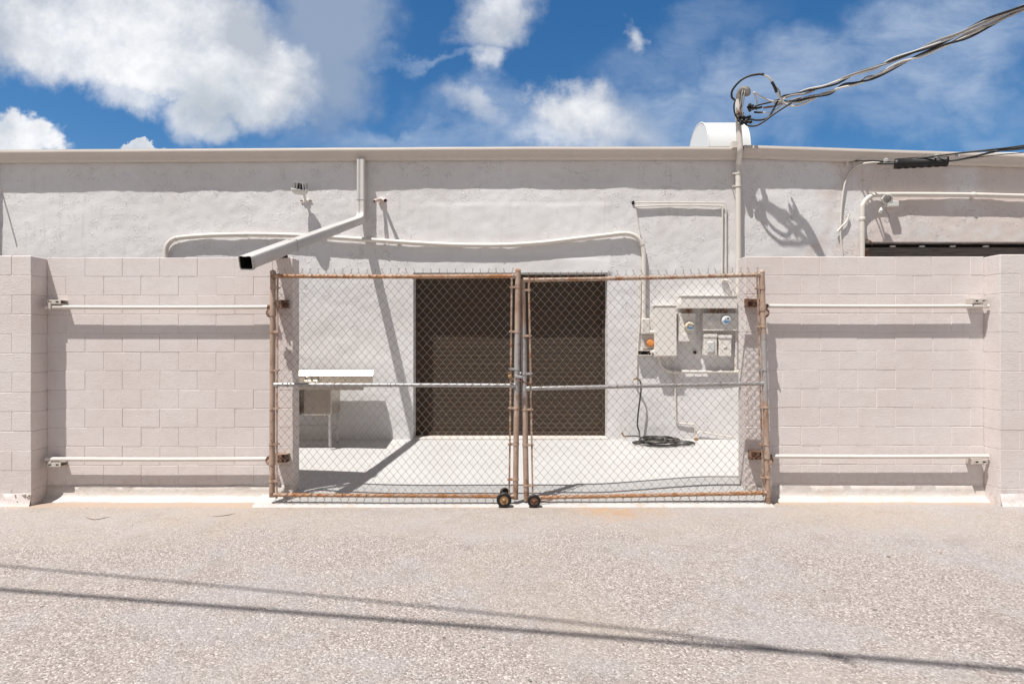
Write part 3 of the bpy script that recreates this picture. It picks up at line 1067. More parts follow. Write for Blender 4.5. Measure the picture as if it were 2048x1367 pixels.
def courses(mb, x0, x1, y0, y1, top, ref, side_ends=False, n_c=13):
    """stretcher courses, vertical joints at ref + k*BL (odd courses half a block over)"""
    for c in range(n_c):
        zt = top - c * CH
        zb = max(zt - CH, -0.02)
        if zt < 0.02: break
        r0 = ref + (BL / 2 if c % 2 else 0)
        k = math.floor((x0 - r0) / BL)
        xa = x0
        while xa < x1 - 1e-4:
            xb = r0 + (k + 1) * BL
            k += 1
            if xb <= xa + .03: continue
            xb = min(xb, x1)
            if x1 - xb < .03: xb = x1
            g = 0.0006
            jx = random.uniform(-.0012, .0012); jz = random.uniform(-.001, .001); jy = random.uniform(-.0012, .0012)
            if random.random() < .32: cham_ = .0025
            else: cham_ = random.choice((.004, .005, .0065))
            mb.box(xa + g * (xa > x0) + jx * (xa > x0), xb - g * (xb < x1), y0 + jy, y1 - jy, zb + g + jz, zt - g + jz, cham_)
            xa = xb


def block_wall(name, label, xin, xp, xo, top, ptop, ref, pref, sgn):
    base = ((xin + xp) / 2, WF, 0)
    t = thing(name, label, 'block wall', base)
    a, b = sorted((xin, xp))
    mb = MB()
    courses(mb, a, b, WF, WB, top, ref)
    mb.box(a + .004, b - .004, WF + .0036, WB - .0036, 0, top - .006)
    mb.build('panel', 'block', t)
    a, b = sorted((xp, xo))
    mb = MB()
    courses(mb, a, b, PF, WB + .003, ptop, pref)
    mb.box(a + .007, b - .007, PF + .0036, WB, 0, ptop - .006)
    mb.build('pier', 'block', t)
    # rough rendered foot: a battered apron that flattens into a white-painted strip
    mb = MB()
    a, b = sorted((xin, xp))
    nxx = 90
    prof = [(0.0, .165), (-.006, .160), (-.011, .11), (-.018, .065), (-.030, .046), (-.048, .030), (-.066, .017), (-.080, .008), (-.086, -.004)]
    for i in range(nxx + 1):
        X = a + .002 + (b - a - .004) * i / nxx
        for k, (dy, zz) in enumerate(prof):
            v = Vector((X * 3.2, k * .7, 11))
            w = noise.noise(v)
            w2 = noise.noise(Vector((X * 13, k, 5)))
            dz = (0.016 * w + .006 * w2) if k < 3 else (.004 * w + .003 * w2) * (k < 7)
            ddy = (0.010 * w + .005 * w2) if k >= 5 else .003 * w2
            mb.v.append((X, WF + dy + ddy * (k > 0) + (.002 if k == 0 else 0), zz + dz * (k > 0)))
    n_ = len(prof)
    for i in range(nxx):
        for k in range(n_ - 1):
            mb.f.append((i * n_ + k, (i + 1) * n_ + k, (i + 1) * n_ + k + 1, i * n_ + k + 1))
    mb.build('plinth', 'plinth', t, smooth=True, fix=True)
    # rubble and torn render at the foot of the pier
    mb = MB()
    a, b = sorted((xp, xo))
    prof = [(0.003, .13), (-.006, .12), (-.010, .06), (-.022, .02), (-.035, -.004)]
    m_ = 60
    for i in range(m_ + 1):
        X = a + (b - a) * i / m_
        for k, (dy, zz) in enumerate(prof):
            w = noise.noise(Vector((X * 4, k, 21))); w2 = noise.noise(Vector((X * 17, k, 7)))
            mb.v.append((X, PF + dy + (.010 * w + .005 * w2) * (k > 1), zz + (.03 * w + .012 * w2) * (0 < k < 4) + (.03 * w if k == 0 else 0)))
    n_ = len(prof)
    for i in range(m_):
        for k in range(n_ - 1):
            mb.f.append((i * n_ + k, (i + 1) * n_ + k, (i + 1) * n_ + k + 1, i * n_ + k + 1))
    mb.build('torn_render', 'block', t, smooth=True)
    return t


bwl = block_wall('block_wall', 'pink-beige concrete block wall under the downspout, its pier casting a broad upright shadow', -2.374, -5.04, -8.2, 2.628, 2.618, -4.222, -5.243, 1)
bwr = block_wall('block_wall', 'pink-beige concrete block wall next to the electric meters, its pier side sunlit', 2.526, 5.117, 8.2, 2.640, 2.632, 2.932, 5.117, -1)
# broken corner at the foot of the left pier
mb = MB()
for k in range(30):
    c = Vector((-5.045 - random.uniform(0.0, .16), PF - random.uniform(-.004, .012), random.uniform(.01, .12)))
    s_ = random.uniform(.006, .017)
    mm = Matrix.Translation(c) @ Matrix.Rotation(random.uniform(0, 3), 4, Vector((random.random(), random.random(), random.random())).normalized())
    mb.box(-s_, s_, -s_ * .5, s_ * .5, -s_ * .7, s_ * .7, s_ * .3, mat=mm)
mb.build('broken_corner', 'plinth', bwl)


# ------------------------------------------------------------ gate rails with brackets
def bracket(mb, hole, c, w, h, up):
    """galvanised channel bracket bolted to wall: open box seen from front with slots"""
    x, z = c
    y1 = WF + .001
    y0 = WF - .10
    t = .006
    mb.box(x - w, x + w, y0, y0 + t, z - h, z + h, .0015)           # face
    mb.box(x - w, x + w, y0 + t, y1, z + h - t, z + h, .0015)       # top
    mb.box(x - w, x + w, y0 + t, y1, z - h, z - h + t, .0015)       # bottom
    mb.box(x - w - .012, x - w - .006, y0 - .01, y1, z - h - .006, z + h + .006, .0015)
    hole.box(x - w * .72, x - w * .35, y0 - .0015, y0 + .001, z - h * .3, z + h * .3)
    hole.box(x + w * .30, x + w * .68, y0 - .0015, y0 + .001, z - h * .3, z + h * .3)


RY = 6.325


def gate_rail(label, xa, xb, z, side, where):
    """side -1 pier on the left, +1 pier on the right; where +1 bracket above rail"""
    xp = xa if side < 0 else xb
    xg = xb if side < 0 else xa
    t = thing('gate_rail', label, 'gate rail', ((xa + xb) / 2, RY, z), 'pipe rails the gate rolls along')
    mb = MB()
    m_ = 14
    pts = [(xa + (xb - xa) * i / m_, RY, z + .004 * math.sin(i / m_ * 3.1) * (-1)) for i in range(m_ + 1)]
    mb.tube(pts, .0215, 18)
    mb.build('pipe', 'rail_paint', t, smooth=True)
    mb = MB(); ho = MB()
    bx = xp + (-side) * .10
    bracket(mb, ho, (bx, z + where * .055), .075, .022, where)
    mb.box(bx + side * .045 - .018, bx + side * .045 + .018, RY - .03, RY - .012, z - .02, z + where * .05, .003)
    b = mb.build('bracket', 'bracket_paint', t)
    ho.build('slot', 'dark_hole', b)
    mb = MB(); ho = MB()
    gxc = xg + (-side) * 0.0 + (0.13 if side < 0 else -0.13)
    zz = z + (0.045 if where > 0 else 0.02)
    bracket(mb, ho, (gxc, zz + .012), .062, .020, where)
    bracket(mb, ho, (gxc, zz - .034), .062, .018, where)
    mb.tube([(gxc - .05, WF - .055, zz - .01), (gxc + .05, WF - .055, zz - .01)], .016, 12)
    mb.tube([(gxc + .055 * side, WF - .12, zz - .03), (gxc + .055 * side, WF, zz - .03)], .011, 8)
    b = mb.build('bracket', 'bracket_rust', t)
    ho.build('slot', 'dark_hole', b)
    # rusty end plug where the pipe stops
    mb = MB()
    mb.lathe((xg - side * .004, RY, z), (-side, 0, 0), [(-.02, .024), (.006, .0245), (.012, .020), (.014, .008)], 16)
    mb.build('end_plug', 'bracket_rust', t, smooth=True)
    return t


ZU, ZL = 2.087, 0.462
gate_rail('upper white pipe rail on the block wall beneath the downspout mouth', -4.99, -2.60, ZU, -1, 1)
gate_rail('lower white pipe rail on the block wall beneath the downspout mouth', -4.99, -2.60, ZL, -1, -1)
gate_rail('upper white pipe rail on the block wall below the timber window header', 2.72, 5.10, ZU + .011, 1, 1)
gate_rail('lower white pipe rail on the block wall below the timber window header', 2.76, 5.10, ZL + .03, 1, -1)


# ------------------------------------------------------------ chain-link gate leaves
def gate_leaf(label, TL, TR, BLp, BRp, ztop_l, ztop_r, side, seed):
    """corner positions of the post axes as (x,z) pairs in the gate plane"""
    t = thing('chain_link_gate', label, 'gate', ((TL[0] + TR[0]) / 2, GY, 0), 'chain-link gate leaves across the gateway')
    yl = GY + (0.0 if side < 0 else 0.045)
    yr = GY

    def P(u, v, dy=0.0):
        """u 0..1 across, v 0..1 from bottom rail to top rail"""
        a = Vector((BLp[0], yl, BLp[1])).lerp(Vector((TL[0], yl, TL[1])), v)
        b = Vector((BRp[0], yr, BRp[1])).lerp(Vector((TR[0], yr, TR[1])), v)
        q = a.lerp(b, u)
        q.y += dy
        return q
    H = TL[1] - BLp[1]
    pr = .029
    # posts
    for u, zt in ((0, ztop_l), (1, ztop_r)):
        outer = (side < 0 and u == 0) or (side > 0 and u == 1)
        low = -0.03 if not outer else (-0.02 if side < 0 else -.105)
        mb = MB()
        a = P(u, low / H); b = P(u, 1 + zt / H)
        m_ = 12
        pts = [a.lerp(b, i / m_) for i in range(m_ + 1)]
        mb.tube(pts, pr, 20)
        po = mb.build('post', 'gate_brown', t, smooth=True)
        mb = MB()
        mb.lathe(b, (b - a), [(-.012, .031), (.004, .031), (.008, .027), (.018, .016), (.022, .004)], 20)
        mb.build('post_cap', 'bar_paint' if not outer else 'gate_brown', po, smooth=True)
    # rails
    r_ = .0205
    W = TR[0] - TL[0]
    e = pr / W
    for nm, v, mt in (('top_rail', 1.0, 'gate_rust'), ('middle_rail', 0.504 if side < 0 else .502, 'galvanised'), ('bottom_rail', 0.0, 'gate_rust')):
        mb = MB()
        pts = [P(e + (1 - 2 * e) * i / 12, v) for i in range(13)]
        pts = [p_ + Vector((0, 0, -.006 * math.sin(math.pi * i / 12) * (v > .9))) for i, p_ in enumerate(pts)]
        mb.tube(pts, r_, 18)
        ro = mb.build(nm, mt if not (v > .9 and side > 0) else 'bar_paint', t, smooth=True)
        mb = MB()
        for u0, sg in ((e * .2, 1), (1 - e * .2, -1)):
            q = P(u0, v)
            mb.tube([q, q + Vector((sg * .055, 0, 0))], .0255, 16)
        mb.build('rail_end_cup', 'galvanised' if nm == 'middle_rail' else 'gate_brown', ro, smooth=True)
    # tension bars + bands
    ub = 0.066 / W
    for u, mt in ((ub, 1), (1 - ub, 1)):
        if (side < 0 and u < .5) or (side > 0 and u > .5):
            u = u * .8 if u < .5 else 1 - (1 - u) * .8
        mb = MB()
        a = P(u, -.015, -.012); b = P(u, 1.012, -.012)
        d = (b - a)
        m_ = 16
        ring = []
        for i in range(m_ + 1):
            q = a + d * (i / m_) + Vector((.002 * noise.noise(Vector((i * .6, u * 9, 0))), 0, 0))
            ring.append([q + Vector((-.0095, -.004, 0)), q + Vector((.0095, -.004, 0)), q + Vector((.0095, .004, 0)), q + Vector((-.0095, .004, 0))])
        mb.sweep(ring)
        mb.build('tension_bar', 'bar_paint', t)
        up_ = 0 if u < .5 else 1
        for k in range(6):
            v = (.07, .235, .40, .575, .755, .945)[k] + random.uniform(-.012, .012)
            q = P(up_, v)
            w = P(u, v)
            sg = 1 if up_ == 0 else -1
            mb = MB()
            mb.tube([q + Vector((0, 0, -.011)), q + Vector((0, 0, .011))], pr + .004, 20)
            mb.box(min(q.x, w.x + sg * .014), max(q.x, w.x + sg * .014), q.y - .026, q.y - .022, q.z - .011, q.z + .011, .001)
            mb.box(min(q.x, w.x + sg * .014), max(q.x, w.x + sg * .014), q.y + .002, q.y + .006, q.z - .011, q.z + .011, .001)
            mb.tube([w + Vector((sg * .016, -.040, 0)), w + Vector((sg * .016, .018, 0))], .0065, 8)
            mb.build('tension_band', 'gate_brown' if k % 2 else 'bar_paint', t, smooth=False)
    # chain link fabric: interlocked zig-zag wires
    mb = MB()
    wd = .0425
    hh = .0493
    u0, u1 = ub * .9, 1 - ub * .9
    nw = int(round((u1 - u0) * W / wd))
    nv = int(round((H + .05) / hh))
    rw = .00215

    def fab(i, j, dy):
        uu = u0 + (u1 - u0) * i / nw
        vv = (-.03 + j * hh) / H
        q = P(uu, vv, -.026 + dy)
        n3 = Vector((q.x * 1.1 + seed, q.z * 1.3, seed))
        edge = min(1, (uu - u0) * 14, (u1 - uu) * 14)
        q.x += .012 * noise.noise(n3) * edge
        q.z += .012 * noise.noise(n3 + Vector((7, 3, 1)))
        q.y += .016 * noise.noise(n3 + Vector((1, 9, 2))) - .006
        k = Vector((i * .9, j * .9, seed * 2))
        q.x += .0035 * noise.noise(k) * edge
        q.z += .0035 * noise.noise(k + Vector((4, 4, 4)))
        return q
    for i in range(nw):
        pts = []
        for j in range(nv + 1):
            s_ = (i + j) % 2
            inward = .0018 * (-1 if s_ else 1)
            q = fab(i + s_, j, 0)
            pts.append(q + Vector((inward * -1.2, .0035 if (s_ == 0) else -.0035, 0)))
        mb.tube(pts, rw, 5)
    # twisted selvage above the top rail and below the bottom rail
    for i in range(nw + 1):
        for (j, sg) in ((nv, 1), (0, -1)):
            if (i + j) % 2 == 0 or True:
                q = fab(i, j, 0)
                if (i + j) % 2: continue
                tw = []
                ln = .026 if sg > 0 else .014
                lean = random.uniform(-.012, .012)
                for k in range(7):
                    a = k * 1.7
                    tw.append(q + Vector((.0025 * math.cos(a) + lean * k / 6, .0025 * math.sin(a), sg * ln * k / 6)))
                mb.tube(tw, rw * 1.15, 5)
                tp = tw[-1]
                for sx in (-1, 1):
                    mb.tube([tp, tp + Vector((sx * random.uniform(.007, .012), random.uniform(-.006, .006), sg * .012))], rw * .9, 5)
    # tie wires round the rails
    mb.build('chain_link_mesh', 'wire', t, smooth=True, fix=False)
    for v in (0.0, .503, 1.0):
        mb = MB()
        for k in range(9):
            u = .06 + .88 * k / 8 + random.uniform(-.02, .02)
            q = P(u, v)
            ring = []
            for a in range(12):
                ang = a / 12 * 2 * math.pi
                ring.append(q + Vector((.012 * math.sin(ang * .5) * (1 if k % 2 else -1), math.cos(ang) * .026 - .004, math.sin(ang) * .0245)))
            mb.tube(ring, .0022, 5, closed=True)
        mb.build('tie_wire', 'wire', t, smooth=True)
    # roller trucks that hang on the wall rails
    xo = BLp[0] if side < 0 else BRp[0]
    for zz, uo in ((ZU - .065, 0.86), (ZL - .0, 0.155)):
        v = (zz - BLp[1]) / H
        q = P(0 if side < 0 else 1, v)
        sg = -1 if side < 0 else 1
        mb = MB()
        cx_ = q.x + sg * .040
        mb.lathe((cx_, q.y + .055, zz), (0, 1, 0), [(-.018, .012), (-.018, .048), (-.010, .052), (-.006, .038), (.010, .038), (.014, .052), (.022, .048), (.022, .012)], 28)
        ro = mb.build('roller', 'bracket_rust', t, smooth=True)
        mb = MB()
        mb.tube([(cx_, q.y + .02, zz), (cx_, q.y + .095, zz)], .010, 12)
        mb.lathe((cx_, q.y + .020, zz), (0, -1, 0), [(0, .017), (.012, .017), (.013, .008)], 6)
        mb.build('axle_bolt', 'gate_rust', ro, smooth=False)
        mb = MB()
        mb.tube([q + Vector((0, 0, -.035)), q + Vector((0, 0, .035))], pr + .005, 20)
        mb.box(min(q.x, cx_), max(q.x, cx_), q.y + .010, q.y + .018, zz - .032, zz + .03, .002)
        mb.box(min(q.x, cx_), max(q.x, cx_), q.y - .028, q.y - .020, zz - .03, zz + .015, .002)
        mb.tube([(q.x + sg * .038, q.y - .04, zz - .008), (q.x + sg * .038, q.y + .03, zz - .008)], .008, 8)
        mb.build('roller_clamp', 'gate_brown', t)
    return t, P


GS = F / GY


def gx_(px): return (px - 1024) / GS
def gz_(py): return CZ + (HY - py) / GS


gateL, PL = gate_leaf('chain-link gate leaf with bright orange rusty top pipe and two black wheels',
                      (gx_(546), gz_(552)), (gx_(1036), gz_(552)), (gx_(544), gz_(989)), (gx_(1031), gz_(992)), .045, .062, -1, 3.3)
gateR, PR = gate_leaf('sagging chain-link gate leaf with pale brown top pipe, in front of the electric meters',
                      (gx_(1045), gz_(559)), (gx_(1523.5), gz_(549.5)), (gx_(1053), gz_(997)), (gx_(1536), gz_(985)), -.0, .035, 1, 8.1)


# wheels under the middle of the gate
def wheel(parent, c, rad, spokes, hubmat):
    mb = MB()
    wd = .016
    mb.lathe(c, (0, 1, 0), [(-wd * .6, rad * .50), (-wd, rad * .60), (-wd * 1.15, rad * .80), (-wd * .8, rad * .97), (0, rad * 1.0), (wd * .8, rad * .97), (wd * 1.15, rad * .80), (wd, rad * .60), (wd * .6, rad * .50)], 32)
    wh = mb.build('wheel', 'black_rubber', parent, smooth=True)
    c = Vector(c)
    mb = MB()
    mb.lathe(c, (0, 1, 0), [(-wd * .9, rad * .44), (-wd * 1.02, rad * .57), (-wd * .4, rad * .55), (-wd * .3, rad * .40), (wd * .9, rad * .40), (wd, rad * .55)], 28)
    if spokes:
        for k in range(spokes):
            a = 2 * math.pi * k / spokes + .4
            d = Vector((math.cos(a), 0, math.sin(a)))
            mb.tube([c + d * rad * .15 + Vector((0, -wd, 0)), c + d * rad * .5 + Vector((0, -wd, 0))], rad * .07, 8)
    mb.lathe(c + Vector((0, -wd * .8, 0)), (0, -1, 0), [(0, rad * .27), (.008, rad * .24), (.012, rad * .12), (.018, rad * .10)], 20)
    mb.build('rim', hubmat, wh, smooth=True)


wc = Vector((gx_(1008) * .985, GY - .085, .079))
wheel(gateL, wc, .078, 0, 'brass')
wheel(gateL, wc + Vector((.002, .26, .016)), .05, 0, 'black_rubber')
mb = MB()
mb.box(wc.x - .03, wc.x + .03, GY - .10, GY + .20, .09, .098, .002)
mb.box(wc.x - .012, wc.x + .012, GY - .062, GY - .056, .06, .135, .002)
mb.tube([(wc.x, GY - .11, .079), (wc.x, GY - .03, .079)], .010, 10)
mb.tube([(wc.x + .0, GY - .06, .115), (wc.x + .06, GY, .10), (wc.x + .14, GY, .075)], .009, 8)
mb.build('wheel_fork', 'bracket_rust', gateL)
wc2 = Vector((gx_(1068) * .985, GY - .085, .070))
wheel(gateR, wc2, .069, 5, 'bracket_rust')
mb = MB()
mb.box(wc2.x - .02, wc2.x + .02, GY - .105, GY + .03, .066, .074, .002)
mb.box(wc2.x - .012, wc2.x + .012, GY - .060, GY - .054, .05, .11, .002)
mb.tube([(wc2.x, GY - .11, .070), (wc2.x, GY - .03, .070)], .010, 10)
mb.tube([(wc2.x + .01, GY - .06, .07), (wc2.x + .10, GY - .02, .052), (wc2.x + .20, GY, .06)], .006, 8)
mb.build('wheel_fork', 'bracket_rust', gateR)

# lock chain round the two middle posts with a bright hasp
ch = thing('lock_chain', 'short rusty chain with a bright steel hasp around the two middle gate posts', 'chain', (gx_(1035), GY - .04, 1.36))


def link(mb, c, d, up, L=.018, w=.011, r=.0033):
    d = d.normalized(); up = (up - d * up.dot(d)).normalized()
    ring = []
    for k in range(14):
        a = 2 * math.pi * k / 14
        ring.append(c + d * (math.cos(a) * L * (1 + .15 * abs(math.cos(a)))) + up * math.sin(a) * w)
    mb.tube(ring, r, 6, closed=True)


mb = MB()
cp = smooth_path([(gx_(1017), GY - .035, gz_(752)), (gx_(1024), GY - .05, gz_(757)), (gx_(1034), GY - .058, gz_(757)), (gx_(1044), GY - .045, gz_(762)), (gx_(1056), GY - .01, gz_(766)),
                  (gx_(1060), GY + .05, gz_(764)), (gx_(1045), GY + .09, gz_(758)), (gx_(1030), GY + .06, gz_(753)), (gx_(1019), GY + .02, gz_(750))], 5)
acc = 0; last = cp[0]; flip = 0
for i in range(1, len(cp)):
    d = cp[i] - last
    if d.length > .022:
        link(mb, (cp[i] + last) / 2, d, Vector((0, 0, 1)) if flip else Vector((0, 1, .3)))
        flip ^= 1; last = cp[i]
mb.build('links', 'bracket_rust', ch, smooth=True)
mb = MB()
mm = Matrix.Translation(Vector((gx_(1037), GY - .055, gz_(752.5)))) @ Matrix.Rotation(R(8), 4, 'Y')
mb.box(-.042, .042, -.008, .008, -.014, .014, .004, mat=mm)
mb.build('hasp', 'galvanised', ch)
mb = MB()
mm = Matrix.Translation(Vector((gx_(1020), GY - .05, gz_(752)))) @ Matrix.Rotation(R(-15), 4, 'Y')
mb.box(-.020, .020, -.010, .010, -.018, .016, .005, mat=mm)
sh_ = [Vector((-.013, 0, .014)), Vector((-.012, 0, .034)), Vector((0, 0, .042)), Vector((.012, 0, .034)), Vector((.013, 0, .014))]
mb.tube([mm @ p_ for p_ in smooth_path(sh_, 4)], .0035, 8)
mb.build('padlock', 'brass', ch)

# ------------------------------------------------------------ conduits on the building
WS = F / BW


def wx(px, Y=BW): return (px - 1024) * Y / F
def wz(py, Y=BW): return CZ + (HY - py) * Y / F


def on_wall(pts, off):
    return [Vector((wx(a, BW - off), BW - off, wz(b, BW - off))) for a, b in pts]


def clamp_at(mb, c, d, r):
    d = d.normalized()
    mb.tube([c - d * .012, c + d * .012], r + .005, 18)


# long sagging conduit
t = thing('wall_conduit', 'long sagging white pipe running across the building over the shutter', 'conduit', (wx(800), BW - .05, wz(480)))
off = .052
pp = on_wall([(332, 530), (332, 500), (338, 486), (352, 477), (385, 473), (440, 470), (520, 469), (600, 471), (700, 477), (800, 484), (900, 489.5), (1000, 490.5), (1080, 486), (1150, 478), (1210, 471), (1248, 467), (1268, 471), (1281, 483), (1287, 503), (1288, 540), (1288, 600), (1287.5, 642)], off)
path = smooth_path(pp, 6)
mb = MB(); mb.tube(path, .0345, 18); mb.build('pipe', 'conduit_paint', t, smooth=True)
for i, k in enumerate((18, 34, 52, 66, 90, 104)):
    mb = MB()
    clamp_at(mb, path[k], path[k + 1] - path[k - 1], .0345)
    mb.build('coupling' if i % 2 else 'strap', 'conduit_paint', t, smooth=True)
# the fitting at its foot
mb = MB()
mb.box(wx(1281), wx(1297), BW - .11, BW - .004, wz(668), wz(637), .012)
mb.build('pull_box', 'conduit_paint', t)

# small twin lines in a rectangle
t = thing('twin_conduit', 'two thin white pipes turning a square corner beside the tall mast', 'conduit', (wx(1360), BW - .03, wz(408)))
mb = MB()
mb.tube(bend_path(on_wall([(1270, 404.5), (1452, 405.5), (1452.5, 560)], .03), .03), .010, 10)
mb.build('pipe', 'conduit_paint', t, smooth=True)
mb = MB()
mb.tube(bend_path(on_wall([(1270, 413), (1330, 410.5), (1390, 410), (1445, 412), (1444.5, 560)], .03), .03), .011, 10)
mb.build('pipe', 'conduit_paint', t, smooth=True)
mb = MB()
mb.tube(on_wall([(1443, 561), (1456, 561)], .035), .026, 12)
mb.tube(smooth_path(on_wall([(1453, 560), (1462, 566), (1466, 580), (1467, 595)], .05), 5), .013, 10)
mb.build('end_fitting', 'conduit_paint', t, smooth=True)
mb = MB()
mb.lathe(on_wall([(1266.5, 405.5)], 0.0)[0], (0, -1, 0), [(-.01, .028), (.013, .027), (.014, .01)], 16)
mb.build('wall_hole', 'dark_hole', t, smooth=True)
mb = MB()
mb.tube(smooth_path(on_wall([(1270, 403), (1271, 412), (1274, 432), (1278, 455), (1281, 470)], .022), 5), .008, 8)
mb.tube(smooth_path(on_wall([(1281, 560), (1281, 600), (1280, 637), (1278, 665), (1275, 700), (1273.5, 745), (1274, 765)], .02), 5), .009, 8)
mb.build('loose_cable', 'conduit_paint', t, smooth=True)

# service mast
MY = BW - .065
t = thing('service_mast', 'tall pale electric service mast rising past the gutter', 'service mast', (wx(1476, MY), MY, 1.0))
mp_ = [Vector((wx(1477, MY), MY, wz(610, MY))), Vector((wx(1477, MY), MY, wz(480, MY))), Vector((wx(1476.5, MY), MY, wz(345, MY))), Vector((wx(1477, MY - .02), MY - .03, wz(325, MY))),
       Vector((wx(1480, 8.78), 8.78, wz(305, 8.78))), Vector((wx(1479.5, 8.76), 8.76, wz(285, 8.76))), Vector((wx(1477, 8.76), 8.76, wz(250, 8.76))), Vector((wx(1476.5, 8.76), 8.76, wz(200, 8.76)))]
path = smooth_path(mp_, 6)
mb = MB(); mb.tube(path, .0415, 20); mb.build('pipe', 'conduit_paint', t, smooth=True)
for py in (318, 347, 372):
    mb = MB()
    c = Vector((wx(1476.5, MY), MY, wz(py, MY)))
    mb.tube([c + Vector((0, 0, -.012)), c + Vector((0, 0, .012))], .048, 20)
    mb.box(c.x - .085, c.x - .02, MY - .006, MY + .006, c.z - .012, c.z + .012, .002)
    mb.tube([(c.x - .07, MY - .03, c.z), (c.x - .07, BW, c.z)], .007, 8)
    mb.build('strap', 'conduit_paint', t)
mb = MB()
mb.box(wx(1464, 8.82), wx(1483, 8.82), 8.80, 8.90, 4.62, wz(282, 8.82), .006)
mb.build('roof_bracket', 'conduit_paint', t)
# weatherhead: hooded cap tipped forward
mb = MB()
c = Vector((wx(1478, 8.76), 8.76, wz(205, 8.76)))
hp = smooth_path([c + Vector((0, 0, -.10)), c + Vector((0, 0, .05)), c + Vector((.012, 0, .12)), c + Vector((.045, -.03, .17)), c + Vector((.085, -.06, .15)), c + Vector((.095, -.08, .08))], 5)
rr = [.046 - .0 * i for i in range(len(hp))]
m_ = len(hp)
rr = [.040 + .016 * min(1, i / (m_ * .5)) - (.018 * max(0, (i - m_ * .8) / (m_ * .2))) for i in range(m_)]
mb.tube(hp, rr, 18)
mb.build('weatherhead', 'weatherhead_metal', t, smooth=True)
mb = MB()
for k in range(5):
    o_ = Vector((random.uniform(-.03, .03), random.uniform(-.05, .01), 0))
    mb.tube(smooth_path([c + Vector((.05, -.05, .16)) + o_ * .4, c + Vector((.03, -.07, .10)) + o_, c + Vector((0.02, -.06, -.02)) + o_, c + Vector((.0, -.05, -.14)) + o_, c + Vector((.03, -.07, -.26)) + o_ * .6], 5), .009, 7)
mb.build('lead_wires', 'grey_cable', t, smooth=True)
mb = MB()
mb.lathe(c + Vector((-.02, -.06, -.16)), (0, -1, .2), [(0, .03), (.02, .035), (.03, .01)], 12)
mb.box(c.x - .05, c.x + .05, c.y - .07, c.y + .05, c.z - .20, c.z - .17, .008)
mb.build('cable_clamp', 'copper', t, smooth=True)
mb = MB()


def knob_cluster(mb, c, n_, s_, rad):
    for k in range(n_):
        v = Vector((random.uniform(-1, 1), random.uniform(-.8, .8), random.uniform(-1, 1))) * s_
        mb.lathe(c + v, (random.uniform(-1, 1), -1, random.uniform(-1, 1)), [(-rad * .9, rad * .6), (-rad * .5, rad), (rad * .5, rad), (rad * .9, rad * .6)], 10)


knob_cluster(mb, Vector((wx(1501, 8.65), 8.65, wz(217, 8.65))), 12, .05, .021)
knob_cluster(mb, Vector((wx(1485, 8.66), 8.66, wz(238, 8.66))), 14, .055, .022)
knob_cluster(mb, Vector((wx(1495, 8.64), 8.64, wz(240, 8.64))), 8, .04, .024)
mb.tube([Vector((wx(1480, 8.64), 8.64, wz(246, 8.64))), Vector((wx(1503, 8.6), 8.6, wz(243, 8.6)))], .02, 10)
mb.build('splice_connector', 'black_rubber', t, smooth=True)


# service drop cables: from the mast out over the alley to the right
def zp(zx, zy, Y):    # coordinates measured on an enlarged view of the top right corner
    return at(1350 + zx / 2.531, zy / 2.531, Y)


t = thing('service_drop_cable', 'bundle of twisted black and white cables sweeping up from the mast top', 'cable', tuple(zp(600, 500, 8.5)))
upper = [(520, 508, 8.6), (565, 492, 8.5), (650, 465, 8.35), (750, 440, 8.15), (870, 392, 7.9), (1000, 347, 7.6), (1100, 308, 7.4), (1240, 252, 7.1), (1400, 192, 6.8), (1560, 112, 6.5), (1767, 32, 6.15), (2300, -190, 5.4)]
lower = [(500, 520, 8.6), (600, 515, 8.5), (700, 490, 8.3), (790, 463, 8.1), (860, 432, 7.95), (940, 412, 7.8), (1010, 385, 7.6), (1150, 318, 7.3), (1300, 254, 7.0), (1450, 194, 6.7), (1600, 124, 6.45), (1767, 45, 6.18), (2300, -175, 5.45)]


def strand(line, ph, amp, r, turns, start=0.0):
    base = smooth_path([zp(*q) for q in line], 10)
    out = []
    for i, p_ in enumerate(base):
        s_ = i / len(base)
        if s_ < start: continue
        a = ph + s_ * turns * 2 * math.pi + .8 * math.sin(s_ * 17 + ph)
        am = amp * (.8 + .5 * math.sin(s_ * 23 + ph * 2))
        out.append(p_ + Vector((0.3 * math.cos(a), math.cos(a), math.sin(a))) * am)
    return out


